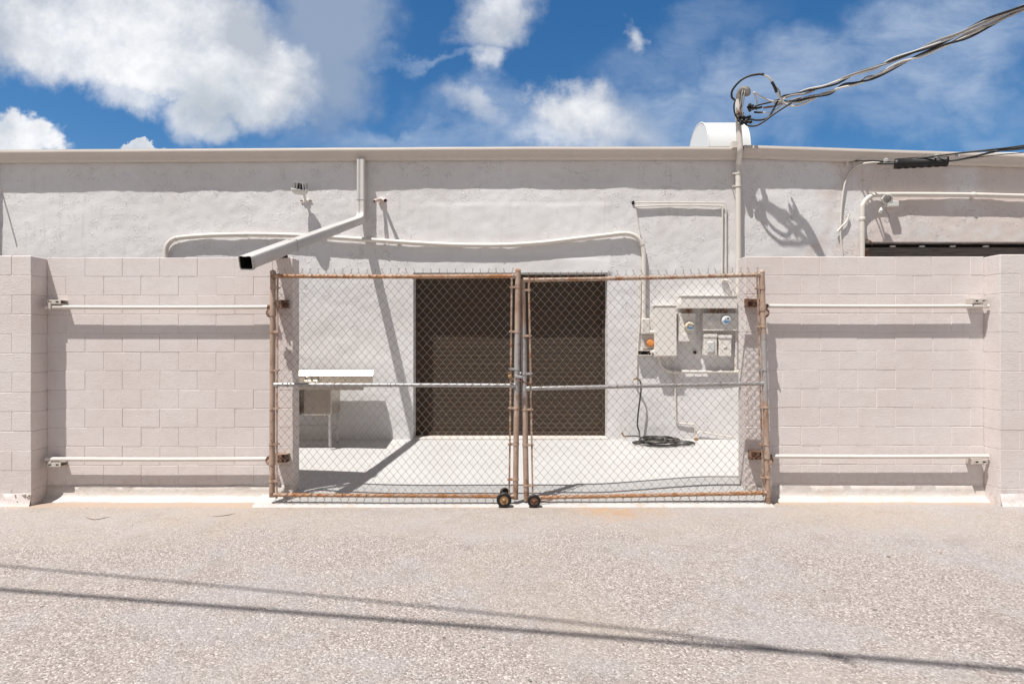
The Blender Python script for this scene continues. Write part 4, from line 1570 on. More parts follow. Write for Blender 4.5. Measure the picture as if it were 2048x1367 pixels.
for (ln, ph, am, r_, tn, mt) in ((upper, 0, .016, .0085, 5, 'black_cable'), (upper, 2.1, .018, .0085, 5, 'grey_cable'), (upper, 4.2, .015, .008, 5, 'white_cable'),
                                 (lower, 1, .016, .0085, 6, 'black_cable'), (lower, 3.1, .016, .0085, 6, 'white_cable'), (lower, 5.0, .014, .008, 6, 'grey_cable')):
    mb = MB(); mb.tube(strand(ln, ph, am * 1.5, r_, tn * .55), r_ * 1.55, 8); mb.build('strand', mt, t, smooth=True)
loops = [
    ('black_cable', .011, [(300, 505, 8.66), (287, 490, 8.62), (292, 455, 8.58), (330, 410, 8.52), (375, 385, 8.48), (430, 376, 8.44), (455, 380, 8.42)]),
    ('white_cable', .010, [(450, 378, 8.42), (480, 398, 8.42), (497, 425, 8.43), (515, 465, 8.45), (535, 500, 8.47), (560, 527, 8.48), (600, 537, 8.46), (660, 522, 8.4), (720, 492, 8.3)]),
    ('black_cable', .014, [(490, 415, 8.43), (503, 438, 8.43), (514, 468, 8.45)]),
    ('grey_cable', .007, [(500, 430, 8.43), (528, 460, 8.44), (532, 490, 8.46), (545, 505, 8.47)]),
    ('white_cable', .008, [(412, 560, 8.63), (416, 520, 8.6), (408, 490, 8.58), (398, 470, 8.56), (410, 472, 8.55), (440, 492, 8.54), (490, 512, 8.53), (530, 512, 8.5), (570, 490, 8.5)]),
    ('black_cable', .009, [(350, 622, 8.64), (372, 636, 8.6), (410, 636, 8.56), (450, 615, 8.52), (490, 585, 8.5), (530, 558, 8.48), (590, 520, 8.46)]),
    ('black_cable', .010, [(372, 600, 8.62), (410, 608, 8.58), (450, 604, 8.55), (478, 588, 8.53), (500, 550, 8.52), (520, 512, 8.5)]),
    ('black_cable', .009, [(395, 545, 8.63), (430, 530, 8.6), (480, 518, 8.56), (540, 500, 8.52)]),
    ('black_cable', .010, [(400, 568, 8.63), (425, 570, 8.6), (445, 568, 8.58)]),
    ('white_cable', .006, [(440, 569, 8.58), (480, 570, 8.56), (510, 555, 8.54), (560, 520, 8.52)]),
    ('copper', .011, [(448, 546, 8.6), (470, 543, 8.59), (492, 540, 8.58)]),
    ('grey_cable', .009, [(492, 540, 8.58), (530, 530, 8.55), (590, 508, 8.5), (640, 492, 8.42)]),
    ('black_cable', .011, [(385, 548, 8.62), (415, 548, 8.6), (440, 542, 8.6)]),
    ('black_cable', .008, [(305, 505, 8.7), (298, 540, 8.7), (305, 580, 8.7), (325, 610, 8.68), (345, 630, 8.66)]),
]
for mt, r_, pts in loops:
    mb = MB(); mb.tube(smooth_path([zp(*q) for q in pts], 7), r_ * 1.45, 8); mb.build('drip_loop', mt, t, smooth=True)
mb = MB(); mb.tube([zp(428, 377, 8.44), zp(442, 376, 8.43), zp(452, 378, 8.42)], [.013, .020, .016], 10); mb.build('splice_sleeve', 'black_rubber', t, smooth=True)

# communication cable with splice case
t = thing('communication_cable', 'thin black communication cables with a fat black splice case hanging in front of the gutter', 'cable', tuple(at(1840, 327, 8.4)))
mb = MB()
a = at(1788, 328.5, 8.42); b = at(1897, 322.5, 8.12)
d = (b - a)
mb.lathe(a, d, [(0, .058), (.008, .066), (.05, .068), (.055, .064), (.35, .065), (d.length - .05, .065), (d.length - .045, .069), (d.length - .006, .066), (d.length, .055)], 22)
mb.build('splice_case', 'black_rubber', t, smooth=True)
mb = MB()
for k in range(7):
    q = a.lerp(b, .08 + .14 * k) + Vector((0, -.02, -.062))
    mb.box(q.x - .025, q.x + .025, q.y - .012, q.y + .012, q.z - .014, q.z + .010, .003)
mb.build('case_flange', 'black_cable', t)
cab = [
    (.011, [(1697, 322, 8.96), (1735, 321, 8.8), (1770, 323, 8.55), (1790, 324, 8.42), (1850, 315, 8.2), (1920, 306, 7.9), (1985, 299, 7.6), (2048, 291, 7.3), (2300, 250, 6.4)]),
    (.014, [(1755, 327, 8.6), (1788, 327, 8.42), (1897, 321.5, 8.12), (1940, 315, 7.9), (1990, 303, 7.6), (2048, 294, 7.3), (2300, 257, 6.4)]),
    (.007, [(1790, 318, 8.4), (1870, 312, 8.15), (1960, 303, 7.7), (2048, 298, 7.3), (2300, 262, 6.4)]),
    (.005, [(1900, 323, 8.1), (1960, 314, 7.8), (2048, 305, 7.3), (2300, 285, 6.4)]),
]
for r_, pts in cab:
    mb = MB(); mb.tube(smooth_path([at(*q) for q in pts], 7), r_, 8); mb.build('wire', 'black_cable', t, smooth=True)
mb = MB()
for q in ((1772, 321, 8.52), (1873, 313, 8.14), (1915, 312, 7.95)):
    c = at(*q)
    mb.box(c.x - .03, c.x + .03, c.y - .014, c.y + .014, c.z - .022, c.z + .026, .006)
    mb.tube([c + Vector((0, 0, -.03)), c + Vector((.004, 0, .045))], .008, 8)
mb.build('cable_hanger', 'lamp_grey', t)
mb = MB()
mb.tube(smooth_path([at(1770, 326, 8.55), at(1745, 325, 8.8), at(1718, 330, 8.93), at(1701, 343, 8.965), at(1691, 362, 8.97), at(1685, 395, 8.972), at(1682, 430, 8.974), at(1681, 470, 8.974), at(1684, 500, 8.974), at(1686, 540, 8.974)], 7), .013, 10)
mb.build('wall_drop', 'conduit_paint', t, smooth=True)
mb = MB()
mb.box(wx(1689), wx(1693), BW - .06, BW, wz(335), wz(320), .003)
mb.box(wx(1704), wx(1707), BW - .05, BW, wz(337), wz(325), .003)
mb.build('wall_anchor', 'conduit_paint', t)
mb = MB()
mb.tube(smooth_path(on_wall([(1675, 463), (1684, 452), (1693, 443), (1698, 429)], .03), 5), .014, 8)
mb.build('cable_clip', 'conduit_paint', t, smooth=True)

# conduit on the right
t = thing('bent_conduit', 'white elbow pipe running just above the timber window header', 'conduit', (wx(1760), BW - .05, wz(390)))
mb = MB()
path = on_wall([(1724.5, 530), (1724.5, 425), (1727, 408), (1735, 397), (1747, 390.5), (1765, 389), (1850, 389), (1948, 390), (2060, 392.5), (2200, 394)], .056)
path = smooth_path(path, 6)
mb.tube(path, .036, 18); mb.build('pipe', 'conduit_paint', t, smooth=True)
for q in ((1724.5, 438), (1946, 390)):
    mb = MB(); c = on_wall([q], .056)[0]
    dd = Vector((0, 0, 1)) if q[0] < 1800 else Vector((1, 0, 0))
    mb.tube([c - dd * .03, c - dd * .012, c + dd * .012, c + dd * .03], [.039, .045, .045, .039], 18); mb.build('coupling', 'conduit_paint', t, smooth=True)

# unseen pipe and rod bracket just outside the left edge, added for their shadows
t = thing('shadow_pipe', 'unseen upright pipe with a thin rod, added for its shadow on the building wall', 'pipe', (-7.9, BW - .05, 2.5))
mb = MB(); mb.tube([(-7.885, BW - .06, .3), (-7.885, BW - .06, 4.42)], .042, 18); mb.build('pipe', 'conduit_paint', t, smooth=True)
mb = MB(); mb.tube([(-7.78, BW + .01, 4.03), (-7.79, BW - .245, 4.045)], .011, 10); mb.build('rod', 'conduit_paint', t, smooth=True)

# ------------------------------------------------------------ lamps
# ribbed security lamp
LY = 8.80
t = thing('wall_lamp', 'ribbed grey security lamp leaning out from the wall above the long sagging pipe', 'wall lamp', (wx(606), BW, wz(400)), 'lamps on the building wall')
hc = Vector((wx(600, LY), LY - .01, wz(381, LY)))
tilt = Vector((.16, -.30, 1)).normalized()
mb = MB()
mb.lathe(hc, tilt, [(-.062, .030), (-.060, .075), (-.040, .104), (-.005, .122), (.012, .126), (.020, .124), (.024, .10), (.03, .05)], 32)
mb.build('bowl', 'lamp_bowl', t, smooth=True)
mb = MB()
uu = tilt.orthogonal().normalized(); ww = tilt.cross(uu)
for k in range(14):
    a = 2 * math.pi * (k + .5) / 14
    d = uu * math.cos(a) + ww * math.sin(a)
    s_ = tilt.cross(d) * .0045
    p0 = hc + tilt * .018 + d * .120; p1 = hc + tilt * .115 + d * .104; p2 = hc + tilt * .115 + d * .05; p3 = hc + tilt * .018 + d * .055
    mb.add([p0 + s_, p1 + s_, p2 + s_, p3 + s_, p0 - s_, p1 - s_, p2 - s_, p3 - s_], [(0, 1, 2, 3), (7, 6, 5, 4), (0, 4, 5, 1), (1, 5, 6, 2), (2, 6, 7, 3), (3, 7, 4, 0)])
mb.build('cooling_ribs', 'lamp_grey', t)
mb = MB()
mb.lathe(hc, tilt, [(.015, .088), (.07, .080), (.10, .07), (.105, .01)], 20)
mb.build('core', 'dark_hole', t, smooth=True)
mb = MB()
aw = on_wall([(613, 402)], .0)[0]
mb.tube(smooth_path([aw, aw + Vector((0, -.05, .0)), hc + Vector((.05, .035, -.05)), hc + Vector((.02, .01, -.045))], 5), .020, 12)
mb.box(aw.x - .05, aw.x + .05, BW - .022, BW, aw.z - .035, aw.z + .03, .006)
mb.build('arm', 'lamp_bowl', t, smooth=True)
mb = MB()
mb.box(aw.x - .09, aw.x + .085, BW - .017, BW - .004, aw.z - .004, aw.z + .012, .002)
mb.build('rusty_plate', 'bracket_rust', t)

# twin lamp holder without bulbs
t = thing('twin_lamp_holder', 'small pink-white double lamp holder without bulbs close beside the downspout', 'lamp holder', (wx(763), BW, wz(403)), 'lamps on the building wall')
c = on_wall([(764, 402)], .0)[0]
mb = MB(); mb.lathe(c + Vector((0, .02, 0)), (0, -1, 0), [(0, .058), (.035, .058), (.045, .052), (.048, .02)], 24); mb.build('base', 'pink_paint', t, smooth=True)
for sg, e_ in ((-1, Vector((-.085, -.165, -.045))), (1, Vector((.100, -.215, -.045)))):
    mb = MB()
    e2 = c + e_
    e1 = c + Vector((.02 * sg, -.06, .015))
    mb.tube([c + Vector((0.01 * sg, -.01, 0)), e1], .017, 12)
    dv = (e2 - e1)
    mb.lathe(e1, dv, [(-.01, .016), (.01, .021), (dv.length * .5, .023), (dv.length * .55, .027), (dv.length, .028), (dv.length - .004, .023), (dv.length * .6, .020)], 20)
    ho = mb.build('lamp_socket', 'pink_paint', t, smooth=True)
    mb = MB(); mb.lathe(e1 + dv * .75, dv, [(0, .0235), (.004, .0235)], 20); mb.build('socket_mouth', 'dark_hole', ho, smooth=True)

# floodlight with sensor on the right conduit
t = thing('flood_lamp', 'white multi-sided flood lamp with sensor hanging at the elbow pipe', 'flood lamp', (wx(1773), BW, wz(400)), 'lamps on the building wall')
hc = at(1773, 397, 8.78)
ax = Vector((-.25, -1, -.35)).normalized()
mb = MB()
mb.lathe(hc + Vector((0.01, .06, .02)), ax, [(-.02, .028), (0, .055), (.03, .066), (.085, .072), (.12, .074), (.125, .066), (.118, .06)], 8)
lo = mb.build('lamp_head', 'lamp_bowl', t)
mb = MB(); mb.lathe(hc + Vector((0.01, .06, .02)) + ax * .112, ax, [(0, .060), (.006, .055)], 8); mb.build('lens', 'meter_tan', lo)
mb = MB()
mb.tube(smooth_path([hc + Vector((.02, .05, -.04)), hc + Vector((.01, .06, -.10)), at(1765, 415, 8.85), at(1758, 425, 8.80)], 5), .017, 12)
mb.lathe(at(1762, 420, 8.83), Vector((-.5, -.6, -.6)), [(-.05, .02), (0, .026), (.06, .027), (.063, .015)], 14)
mb.build('sensor_arm', 'lamp_bowl', t, smooth=True)
mb = MB()
mb.box(wx(1779, 8.9), wx(1797, 8.9), BW - .12, BW, wz(413, 8.9), wz(402, 8.9), .008)
mb.build('junction_box', 'lamp_bowl', t)
mb = MB()
mb.tube(smooth_path([hc + Vector((.05, -.02, -.02)), hc + Vector((.07, -.03, -.05)), hc + Vector((.045, -.02, -.08))], 4), .004, 6)
mb.tube(smooth_path([at(1770, 418, 8.9), at(1778, 432, 8.9), at(1776, 445, 8.93), at(1768, 440, 8.93)], 5), .003, 6)
mb.build('blue_lead', 'meter_blue', t, smooth=True)

# ------------------------------------------------------------ electric meters
Yf = BW - .16


def wbox(mb, px0, px1, py0, py1, depth, c=.006, back=0.0):
    Y = BW - depth
    mb.box(wx(px0, Y), wx(px1, Y), Y, BW - back, wz(py1, Y), wz(py0, Y), c)
    return Y


t = thing('cable_cabinet', 'tall blank pale metal cabinet between the orange cap and the tan-rimmed meter', 'electric box', (wx(1332), BW, wz(713)), 'electric boxes on the wall')
mb = MB(); Y = wbox(mb, 1310.5, 1352.5, 612, 713, .17, .004); mb.build('cabinet_body', 'box_paint', t)
mb = MB(); mb.box(wx(1310, Y), wx(1353, Y), Y - .006, Y - .001, wz(711, Y), wz(615, Y), .003); mb.build('door', 'box_paint', t)
mb = MB(); mb.box(wx(1309, Y), wx(1354, Y), Y - .014, BW - .01, wz(612, Y) + .001, wz(610.5, Y) + .004, .002); mb.build('rain_lip', 'box_paint', t)
mb = MB()
for a, b in ((1295, 664), (1300, 703)):
    c = Vector((wx(a, 8.92), 8.92, wz(b, 8.92)))
    mb.tube([c, Vector((wx(1312, 8.92), 8.92, c.z))], .024, 14)
    mb.tube([c + Vector((.04, 0, 0)), c + Vector((.065, 0, 0))], .032, 14)
mb.build('side_nipple', 'box_paint', t, smooth=True)

t = thing('wiring_trough', 'wide flat metal wiring trough above the two meters', 'electric box', (wx(1417), BW, wz(617)), 'electric boxes on the wall')
mb = MB(); Y = wbox(mb, 1362, 1475, 592, 616, .21, .004); mb.build('trough_body', 'box_paint', t)
mb = MB(); mb.box(wx(1361, Y), wx(1476, Y), Y - .012, BW - .01, wz(592, Y) + .001, wz(592, Y) + .008, .002); mb.build('rain_lip', 'box_paint', t)
mb = MB()
for px in (1372, 1381, 1425, 1440, 1452):
    mb.tube([(wx(px, 8.9), 8.92, wz(640, 8.9)), (wx(px, 8.9), 8.92, wz(605, 8.9))], .028, 12)
mb.build('nipple', 'copper', t, smooth=True)


def meter(parent, px, py, Y, r, tan):
    c = Vector((wx(px, Y), Y, wz(py, Y)))
    mb = MB()
    mb.lathe(c, (0, -1, 0), [(-.01, r), (.012, r), (.016, r * .96), (.018, r * .88)], 32)
    me = mb.build('meter', 'meter_tan' if tan else 'lamp_grey', parent, smooth=True)
    mb = MB()
    mb.lathe(c + Vector((0, -.016, 0)), (0, -1, 0), [(0, r * .86), (.035, r * .82), (.045, r * .72), (.047, r * .3)], 32)
    mb.build('glass_face', 'meter_face' if not tan else 'meter_tan', me, smooth=True)
    mb = MB()
    yy = c.y - .0655
    mb.box(c.x - r * .58, c.x + r * .58, yy, yy + .004, c.z - r * .42, c.z - r * .12, .001)
    mb.box(c.x - r * .35, c.x + r * .30, yy, yy + .004, c.z - r * .62, c.z - r * .48, .001)
    mb.build('blue_label', 'meter_blue', me)
    mb = MB()
    if tan:
        mb.box(c.x - r * .60, c.x + r * .60, yy, yy + .004, c.z - r * .75, c.z - r * .66, .001)
        mb.build('white_label', 'meter_face', me)
        mb = MB()
        for k in range(4):
            mb.box(c.x - r * .45 + k * r * .24, c.x - r * .30 + k * r * .24, yy - .001, yy + .004, c.z + r * .22, c.z + r * .36, .0)
        mb.box(c.x - r * .6, c.x - r * .35, yy - .001, yy + .004, c.z - r * .10, c.z + r * .05, .0)
        mb.box(c.x + r * .48, c.x + r * .66, yy - .001, yy + .004, c.z - r * .05, c.z + r * .12, .0)
    else:
        mb.box(c.x + r * .05, c.x + r * .42, yy - .001, yy + .004, c.z + r * .18, c.z + r * .45, .0)
        mb.box(c.x - r * .35, c.x - r * .1, yy - .001, yy + .004, c.z - r * .05, c.z + r * .03, .0)
    mb.build('dial', 'black_cable', me)


t = thing('meter_socket', 'single meter box with a tan-rimmed meter, beside the tall cabinet', 'electric meter', (wx(1373), BW, wz(684)), 'electric boxes on the wall')
mb = MB(); Y = wbox(mb, 1356, 1391, 626, 683, .12, .005); mb.build('socket_box', 'box_paint', t)
mb = MB(); mb.box(wx(1355, Y), wx(1392, Y), Y - .008, Y - .001, wz(682, Y), wz(668, Y), .002); mb.build('cover_lip', 'box_paint', t)
meter(t, 1378, 652, Y, .078, True)
t = thing('meter_socket', 'double meter box with one blue-labelled meter and one blank round cover', 'electric meter', (wx(1440), BW, wz(662)), 'electric boxes on the wall')
mb = MB(); Y = wbox(mb, 1406, 1475, 626, 661, .12, .005)
mb.box(wx(1433, Y) - .003, wx(1433, Y) + .003, Y - .006, Y - .001, wz(660, Y), wz(627, Y), .001)
mb.build('socket_box', 'box_paint', t)
c = Vector((wx(1423, Y), Y, wz(642, Y)))
mb = MB(); mb.lathe(c, (0, -1, 0), [(-.01, .078), (.010, .078), (.014, .070), (.012, .060), (.020, .055), (.022, .01)], 32); mb.build('blank_cover', 'box_paint', t, smooth=True)
meter(t, 1450.5, 640, Y, .080, False)
for (a, b, c0, c1, lab, kn) in ((1409, 1434, 669, 710, 'small switch box with a raised handle cover under the blank round cover', True), (1438.5, 1463, 671, 712, 'plain small switch box under the blue-labelled meter', False)):
    t = thing('switch_box', lab, 'switch box', (wx((a + b) / 2), BW, wz(c1)), 'electric boxes on the wall')
    mb = MB(); Y = wbox(mb, a, b, c0, c1, .13, .006); mb.build('box_body', 'box_paint', t)
    mb = MB(); mb.box(wx(a - .8, Y), wx(b + .8, Y), Y - .010, BW - .04, wz(c0 + 5, Y), wz(c0 - 1, Y), .006); mb.build('hood', 'box_paint', t)
    if kn:
        mb = MB(); mb.box(wx(a + 5, Y), wx(b - 5, Y), Y - .022, Y - .001, wz(c1 - 6, Y), wz(c0 + 14, Y), .010); mb.build('handle_cover', 'vent_paint', t)
    else:
        mb = MB(); mb.box(wx(a + 9, Y), wx(a + 15, Y), Y - .010, Y - .001, wz(c1 - 17, Y), wz(c1 - 20, Y), .002); mb.build('latch', 'box_paint', t)
# conduit loop under the boxes
t = thing('meter_conduit', 'white U-shaped pipe joining the tall cabinet to the boxes beside it', 'conduit', (wx(1400), BW, wz(745)))
mb = MB()
path = smooth_path(on_wall([(1318, 700), (1318, 716), (1321, 728), (1330, 738), (1343, 742.5), (1360, 743), (1420, 743.5), (1471, 743.5)], .045), 6)
mb.tube(path, .026, 14)
mb.tube(on_wall([(1472, 600), (1472, 744)], .045), .026, 14)
mb.build('pipe', 'conduit_paint', t, smooth=True)
mb = MB()
for q in ((1349, 742.8), (1362, 743), (1474, 743.5)):
    c = on_wall([q], .045)[0]
    mb.tube([c - Vector((.02, 0, 0)), c + Vector((.02, 0, 0))], .034, 14)
mb.build('coupling', 'conduit_paint', t, smooth=True)
mb = MB()
for px in (1340, 1345):
    mb.tube(on_wall([(px, 700), (px, 760)], .018), .006, 8)
mb.build('thin_wire', 'conduit_paint', t, smooth=True)
# round drain-like fitting between the boxes
t = thing('pipe_stub', 'dark round pipe stub on the wall between the meter box and the switch boxes', 'pipe stub', (wx(1389), BW, wz(704)))
c = on_wall([(1389.5, 704)], .0)[0]
mb = MB(); mb.lathe(c + Vector((0, .02, 0)), (0, -1, 0), [(0, .038), (.03, .038), (.034, .030), (.03, .024), (.01, .022)], 18); mb.build('flange', 'bracket_paint', t, smooth=True)
mb = MB(); mb.lathe(c + Vector((0, -.003, 0)), (0, -1, 0), [(0, .023), (.004, .02)], 18); mb.build('plug', 'dark_hole', t, smooth=True)
# junction box with orange cap, left of the tall cabinet
t = thing('junction_box', 'small open junction box with an orange cap, beside the tall cabinet', 'junction box', (wx(1295), BW, wz(700)), 'electric boxes on the wall')
mb = MB(); Y = wbox(mb, 1286, 1309, 669, 697, .05, .006); mb.build('box_body', 'bracket_paint', t)
c = Vector((wx(1299.5, Y), Y, wz(686, Y)))
mb = MB(); mb.lathe(c + Vector((0, .0, 0)), (0, -1, .1), [(0, .055), (.03, .058), (.05, .052), (.055, .03), (.056, .01)], 9); mb.build('orange_cap', 'orange_cap', t)
t = thing('conduit_body', 'small oblong pipe fitting with its cover missing, below the orange cap', 'conduit fitting', (wx(1289), BW, wz(709)))
mb = MB(); Yc = BW - .10
x0, x1, z0, z1 = wx(1275, Yc), wx(1304, Yc), wz(710.5, Yc), wz(700, Yc)
mb.box(x0, x1, Yc, Yc + .08, z0, z0 + .010, .003); mb.box(x0, x1, Yc, Yc + .08, z1 - .010, z1, .003)
mb.box(x0, x0 + .012, Yc, Yc + .08, z0 + .008, z1 - .008, .003); mb.box(x1 - .012, x1, Yc, Yc + .08, z0 + .008, z1 - .008, .003)
mb.build('housing', 'conduit_paint', t)
mb = MB(); mb.box(x0 + .01, x1 - .01, Yc + .05, Yc + .075, z0 + .008, z1 - .008, .0); mb.build('dark_inside', 'dark_hole', t)

# water pipe and tap with black hose
t = thing('water_pipe', 'thin crooked white water pipe ending in a small tap near the floor', 'pipe', (wx(1385), BW, .4))
mb = MB()
mb.tube(bend_path(on_wall([(1350, 745), (1350.5, 790), (1352, 842), (1356, 846), (1389, 848), (1391, 876)], .025), .02, 4), .011, 10)
mb.tube(smooth_path(on_wall([(1391, 878), (1397, 864), (1408, 864), (1430, 868), (1470, 874)], .03), 5), .011, 10)
mb.build('pipe', 'conduit_paint', t, smooth=True)
mb = MB()
c = on_wall([(1391, 878)], .05)[0]
mb.lathe(c, (0, -1, -.3), [(-.02, .018), (.02, .024), (.05, .03), (.055, .02)], 12)
mb.box(c.x - .03, c.x + .03, c.y - .05, c.y - .03, c.z + .015, c.z + .03, .004)
mb.build('tap', 'brass', t, smooth=True)
t = thing('garden_hose', 'black rubber hose hanging from the wall and coiled on the white floor', 'hose', (wx(1325, 8.8), 8.72, .25))
mb = MB()
hz = .262
pts = [at(1273, 757, 8.93), at(1277, 758, 8.90), at(1281, 764, 8.88), at(1282, 780, 8.88), at(1279, 805, 8.88), at(1276, 830, 8.88), at(1275, 850, 8.87), at(1279, 864, 8.86)]
cc = Vector((wx(1316, 8.68), 8.66, hz))
first = pts[-1]
coil = []
for k in range(0, 6 * 20):
    a = math.pi * .95 - k / 20 * 2 * math.pi
    lp = k // 20
    rx = .25 + .05 * math.sin(lp * 2.1) + (.16 if lp >= 4 else 0)
    ry = .20 + .045 * math.cos(lp * 1.7)
    ox = (.0, .02, -.015, .03, .07, .10)[lp]
    X = cc.x + ox + rx * math.cos(a)
    Yh = cc.y + ry * math.sin(a) + .02 * math.sin(lp * 1.3)
    if lp >= 4: Yh = cc.y - .02 + ry * .75 * math.sin(a)
    coil.append(Vector((X, min(Yh, 8.93), floor_z(X, Yh) + .016 + .011 * (5 - lp) + .006 * math.sin(a * 3 + lp))))
path = smooth_path(pts, 6) + smooth_path([first, (first + coil[0]) / 2 + Vector((-.01, 0, 0)), coil[0]], 4)[1:-1] + coil
mb.tube(path, .0125, 9)
tail = [coil[-1], cc + Vector((.1, .12, .03)), cc + Vector((-.15, .2, .03)), at(1270, 871, 8.9), at(1252, 872, 8.92)]
mb.tube(smooth_path(tail, 6), .0120, 9)
mb.build('hose', 'hose_rubber', t, smooth=True)
mb = MB()
mb.tube([at(1252, 872, 8.92), at(1247, 871, 8.92), at(1244, 864, 8.92)], .012, 8)
mb.tube([at(1268, 758, 8.97), at(1275, 756, 8.90)], .014, 8)
mb.build('hose_end', 'brass', t, smooth=True)

# ------------------------------------------------------------ stainless sink
sk = thing('sink', 'stainless steel utility sink with drainboard against the stucco wall, half hidden by a block wall', 'sink', (-2.9, 8.7, .24))
bx1 = -2.10
SX0 = -4.3
fz = .24
mb = MB()
Yb_ = 8.90
# backsplash: upright, sloping cap, return to wall
prof = [(8.86, 1.085), (8.865, 1.225), (8.93, 1.30), (8.985, 1.30), (8.985, 1.285), (8.938, 1.285), (8.885, 1.215), (8.88, 1.085)]
mb.sweep([[(SX0, a, b) for a, b in prof], [(bx1, a, b) for a, b in prof]])
mb.add([(bx1, a, b) for a, b in prof], [tuple(range(8))])
mb.build('backsplash', 'steel', sk)
mb = MB()
# drainboard / deck, front apron with rolled rim
pf = [(8.36, 1.12), (8.345, 1.128), (8.33, 1.12), (8.325, 1.06), (8.335, 1.055), (8.345, 1.062), (8.350, 1.105), (8.86, 1.09), (8.862, 1.10), (8.38, 1.112)]
mb.sweep([[(SX0, a, b) for a, b in pf], [(bx1, a, b - .0) for a, b in pf]])
mb.add([(bx1, a, b) for a, b in pf], [tuple(range(10))])
mb.build('drainboard', 'steel', sk)
for (a, b) in ((-2.968, -2.573), (-3.44, -3.03)):
    mb = MB()
    y0, y1, z0, z1 = 8.42, 8.85, .694, 1.092
    mb.box(a, b, y0, y1, z0, z1, .012)
    mb.box(a + .14, a + .26, y0 + .15, y0 + .27, z0 - .05, z0 + .002, .01)
    bo = mb.build('basin', 'steel', sk)
for X in (-2.598, -3.42):
    for Yl in (8.44, 8.80):
        mb = MB()
        mb.tube([(X, Yl, fz + .03), (X, Yl, .70)], .021, 14)
        mb.tube([(X, Yl, fz), (X, Yl, fz + .04)], [.015, .025], 12)
        mb.build('leg', 'galvanised', sk, smooth=True)
mb = MB(); mb.tube([(-3.42, 8.80, .50), (-2.598, 8.80, .50)], .016, 10); mb.build('cross_rail', 'galvanised', sk, smooth=True)
mb = MB(); mb.tube([(-2.598, 8.44, .42), (-2.598, 8.80, .47)], .013, 10); mb.build('cross_rail', 'galvanised', sk, smooth=True)
mb = MB()
c = Vector((-3.0, 8.84, 1.15))
mb.tube([c + Vector((-.10, 0, 0)), c + Vector((.10, 0, 0))], .016, 12)
mb.tube(smooth_path([c, c + Vector((0, -.04, .10)), c + Vector((0, -.14, .10)), c + Vector((0, -.18, .06))], 5), .011, 10)
for s_ in (-.09, .09):
    mb.tube([c + Vector((s_, -.0, 0)), c + Vector((s_, -.01, .07))], .012, 10)
    mb.tube([c + Vector((s_ - .02, -.01, .07)), c + Vector((s_ + .03, -.03, .075))], .008, 8)
mb.build('faucet', 'steel', sk, smooth=True)

sk.location += Vector((.035, -.12, .003))

# ------------------------------------------------------------ roof vent hood
t = thing('roof_vent', 'white barrel-shaped fan hood standing on the roof behind the service mast', 'roof vent', (3.82, 11.0, 4.7))
mb = MB()
R_ = .60
n_ = 28
x0, x1 = 3.46, 4.20
for (xx) in (x0, x1):
    for k in range(n_ + 1):
        a = math.pi * k / n_
        mb.v.append((xx, 11.0 - R_ * math.cos(a), 5.18 + R_ * math.sin(a)))
for k in range(n_):
    mb.f.append((k, k + 1, n_ + 2 + k, n_ + 1 + k))
mb.f.append(tuple(range(n_ + 1))[::-1])
mb.f.append(tuple(n_ + 1 + k for k in range(n_ + 1)))
ho = mb.build('hood', 'vent_paint', t, smooth=True)
mb = MB()
mb.box(3.50, 4.16, 10.45, 11.55, 4.68, 5.18, .01)
mb.build('curb', 'vent_paint', t)
mb = MB()
for xx in (x0 - .006, x1 - .01):
    rg = []
    for k in range(n_ + 1):
        a = math.pi * k / n_
        rg.append((xx + .008, 11.0 - (R_ + .004) * math.cos(a), 5.18 + (R_ + .004) * math.sin(a)))
    mb.tube(rg, .010, 6)
mb.build('hood_seam', 'vent_paint', t, smooth=True)

# ------------------------------------------------------------ overhead power lines (they cast the two streaks on the road)
HP = 7.0


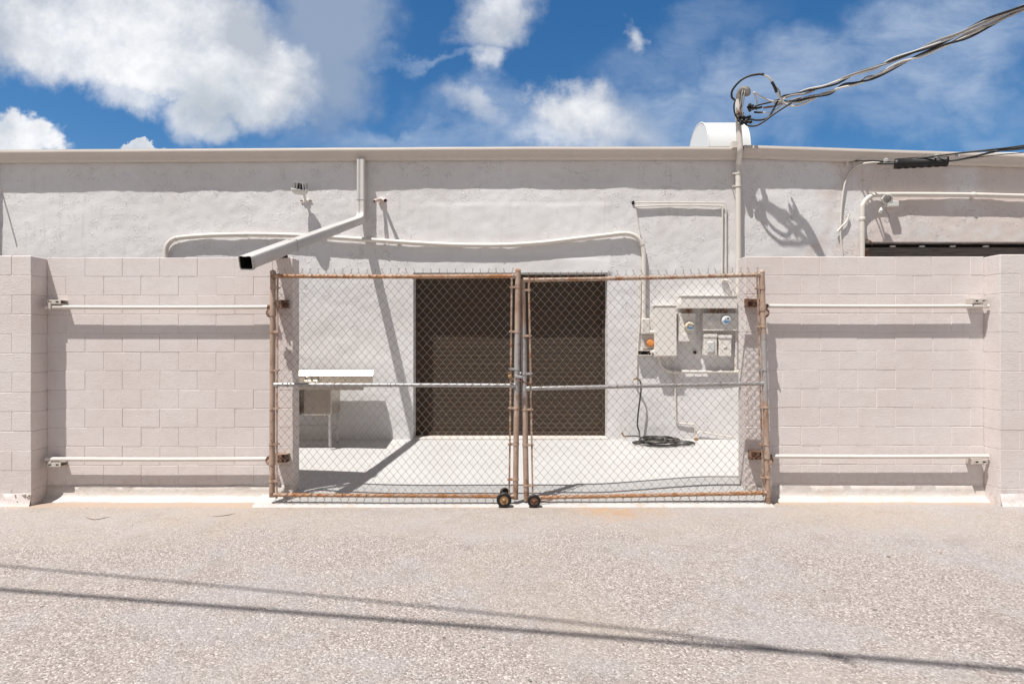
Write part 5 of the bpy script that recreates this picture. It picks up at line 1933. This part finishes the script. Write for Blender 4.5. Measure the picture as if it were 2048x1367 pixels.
def overhead(label, g, r_):
    t = None
    pts = []
    for (gx0, gy0) in g:
        pts.append(Vector((gx0 - HP / 3.5, gy0 - HP / 3.5, HP)))
    a, b = pts[0], pts[-1]
    d = (b - a)
    P_ = []
    for i in range(-6, 31):
        s_ = i / 24 * 1.0
        p_ = a + d * s_
        if 0 <= s_ <= 1 and len(pts) == 3:
            p_ = a * (1 - s_) * (1 - 2 * s_) + pts[1] * 4 * s_ * (1 - s_) + b * s_ * (2 * s_ - 1)
        elif len(pts) == 3:
            p_ = a * (1 - s_) * (1 - 2 * s_) + pts[1] * 4 * s_ * (1 - s_) + b * s_ * (2 * s_ - 1)
        P_.append(p_)
    mb = MB(); mb.tube(P_, r_, 8)
    o_ = mb.build('power_line', 'black_cable', smooth=True)
    tag(o_, label, 'power line', 'power lines above the alley')


def gnd(px, py):
    Y = F * CZ / (py - HY)
    return ((px - 1024) * Y / F, Y)


overhead('thick overhead power line above the alley, casting the darker streak on the road', [gnd(0, 1178), gnd(1024, 1258), gnd(2010, 1337)], .025)
overhead('thinner overhead power line above the alley, casting the fainter streak on the road', [gnd(0, 1130), gnd(900, 1217), gnd(1560, 1296)], .014)


# ------------------------------------------------------------ litter on the road
for k, (a, b, c) in enumerate((((170, 1034), (190, 1039), (222, 1033)), ((423, 1033), (450, 1031), (470, 1027)))):
    P3 = [Vector((gnd(*q)[0], gnd(*q)[1], .005)) for q in (a, b, c)]
    mb = MB(); mb.tube(smooth_path(P3, 6), [.001 + .002 * math.sin(math.pi * i / 12) for i in range(13)], 6)
    o_ = mb.build('twig', 'bracket_rust', smooth=True)
    tag(o_, ('curved dry twig on the road in front of the shaded pier', 'nearly straight dry twig on the road in front of the block panel')[k], 'twig', 'twigs on the road')
for k, (px, py) in enumerate(((265, 1051), (943, 1254), (967, 1294), (1247, 1288), (1750, 1219), (1777, 1113), (1244, 1071), (1415, 1302), (84, 1213), (1060, 1361))):
    g_ = gnd(px, py)
    mb = MB()
    r_ = .005 + .004 * random.random()
    mm = Matrix.Translation((g_[0], g_[1], r_ * .35)) @ Matrix.Rotation(random.uniform(0, 3), 4, 'Z') @ Matrix.Diagonal((1.5, .9, .6, 1))
    mb.box(-r_, r_, -r_, r_, -r_, r_, r_ * .42, mat=mm)
    o_ = mb.build('pebble', 'weatherhead_metal')
    tag(o_, 'tiny dark pebble lying on the pale road', 'pebble', 'dark pebbles on the road')
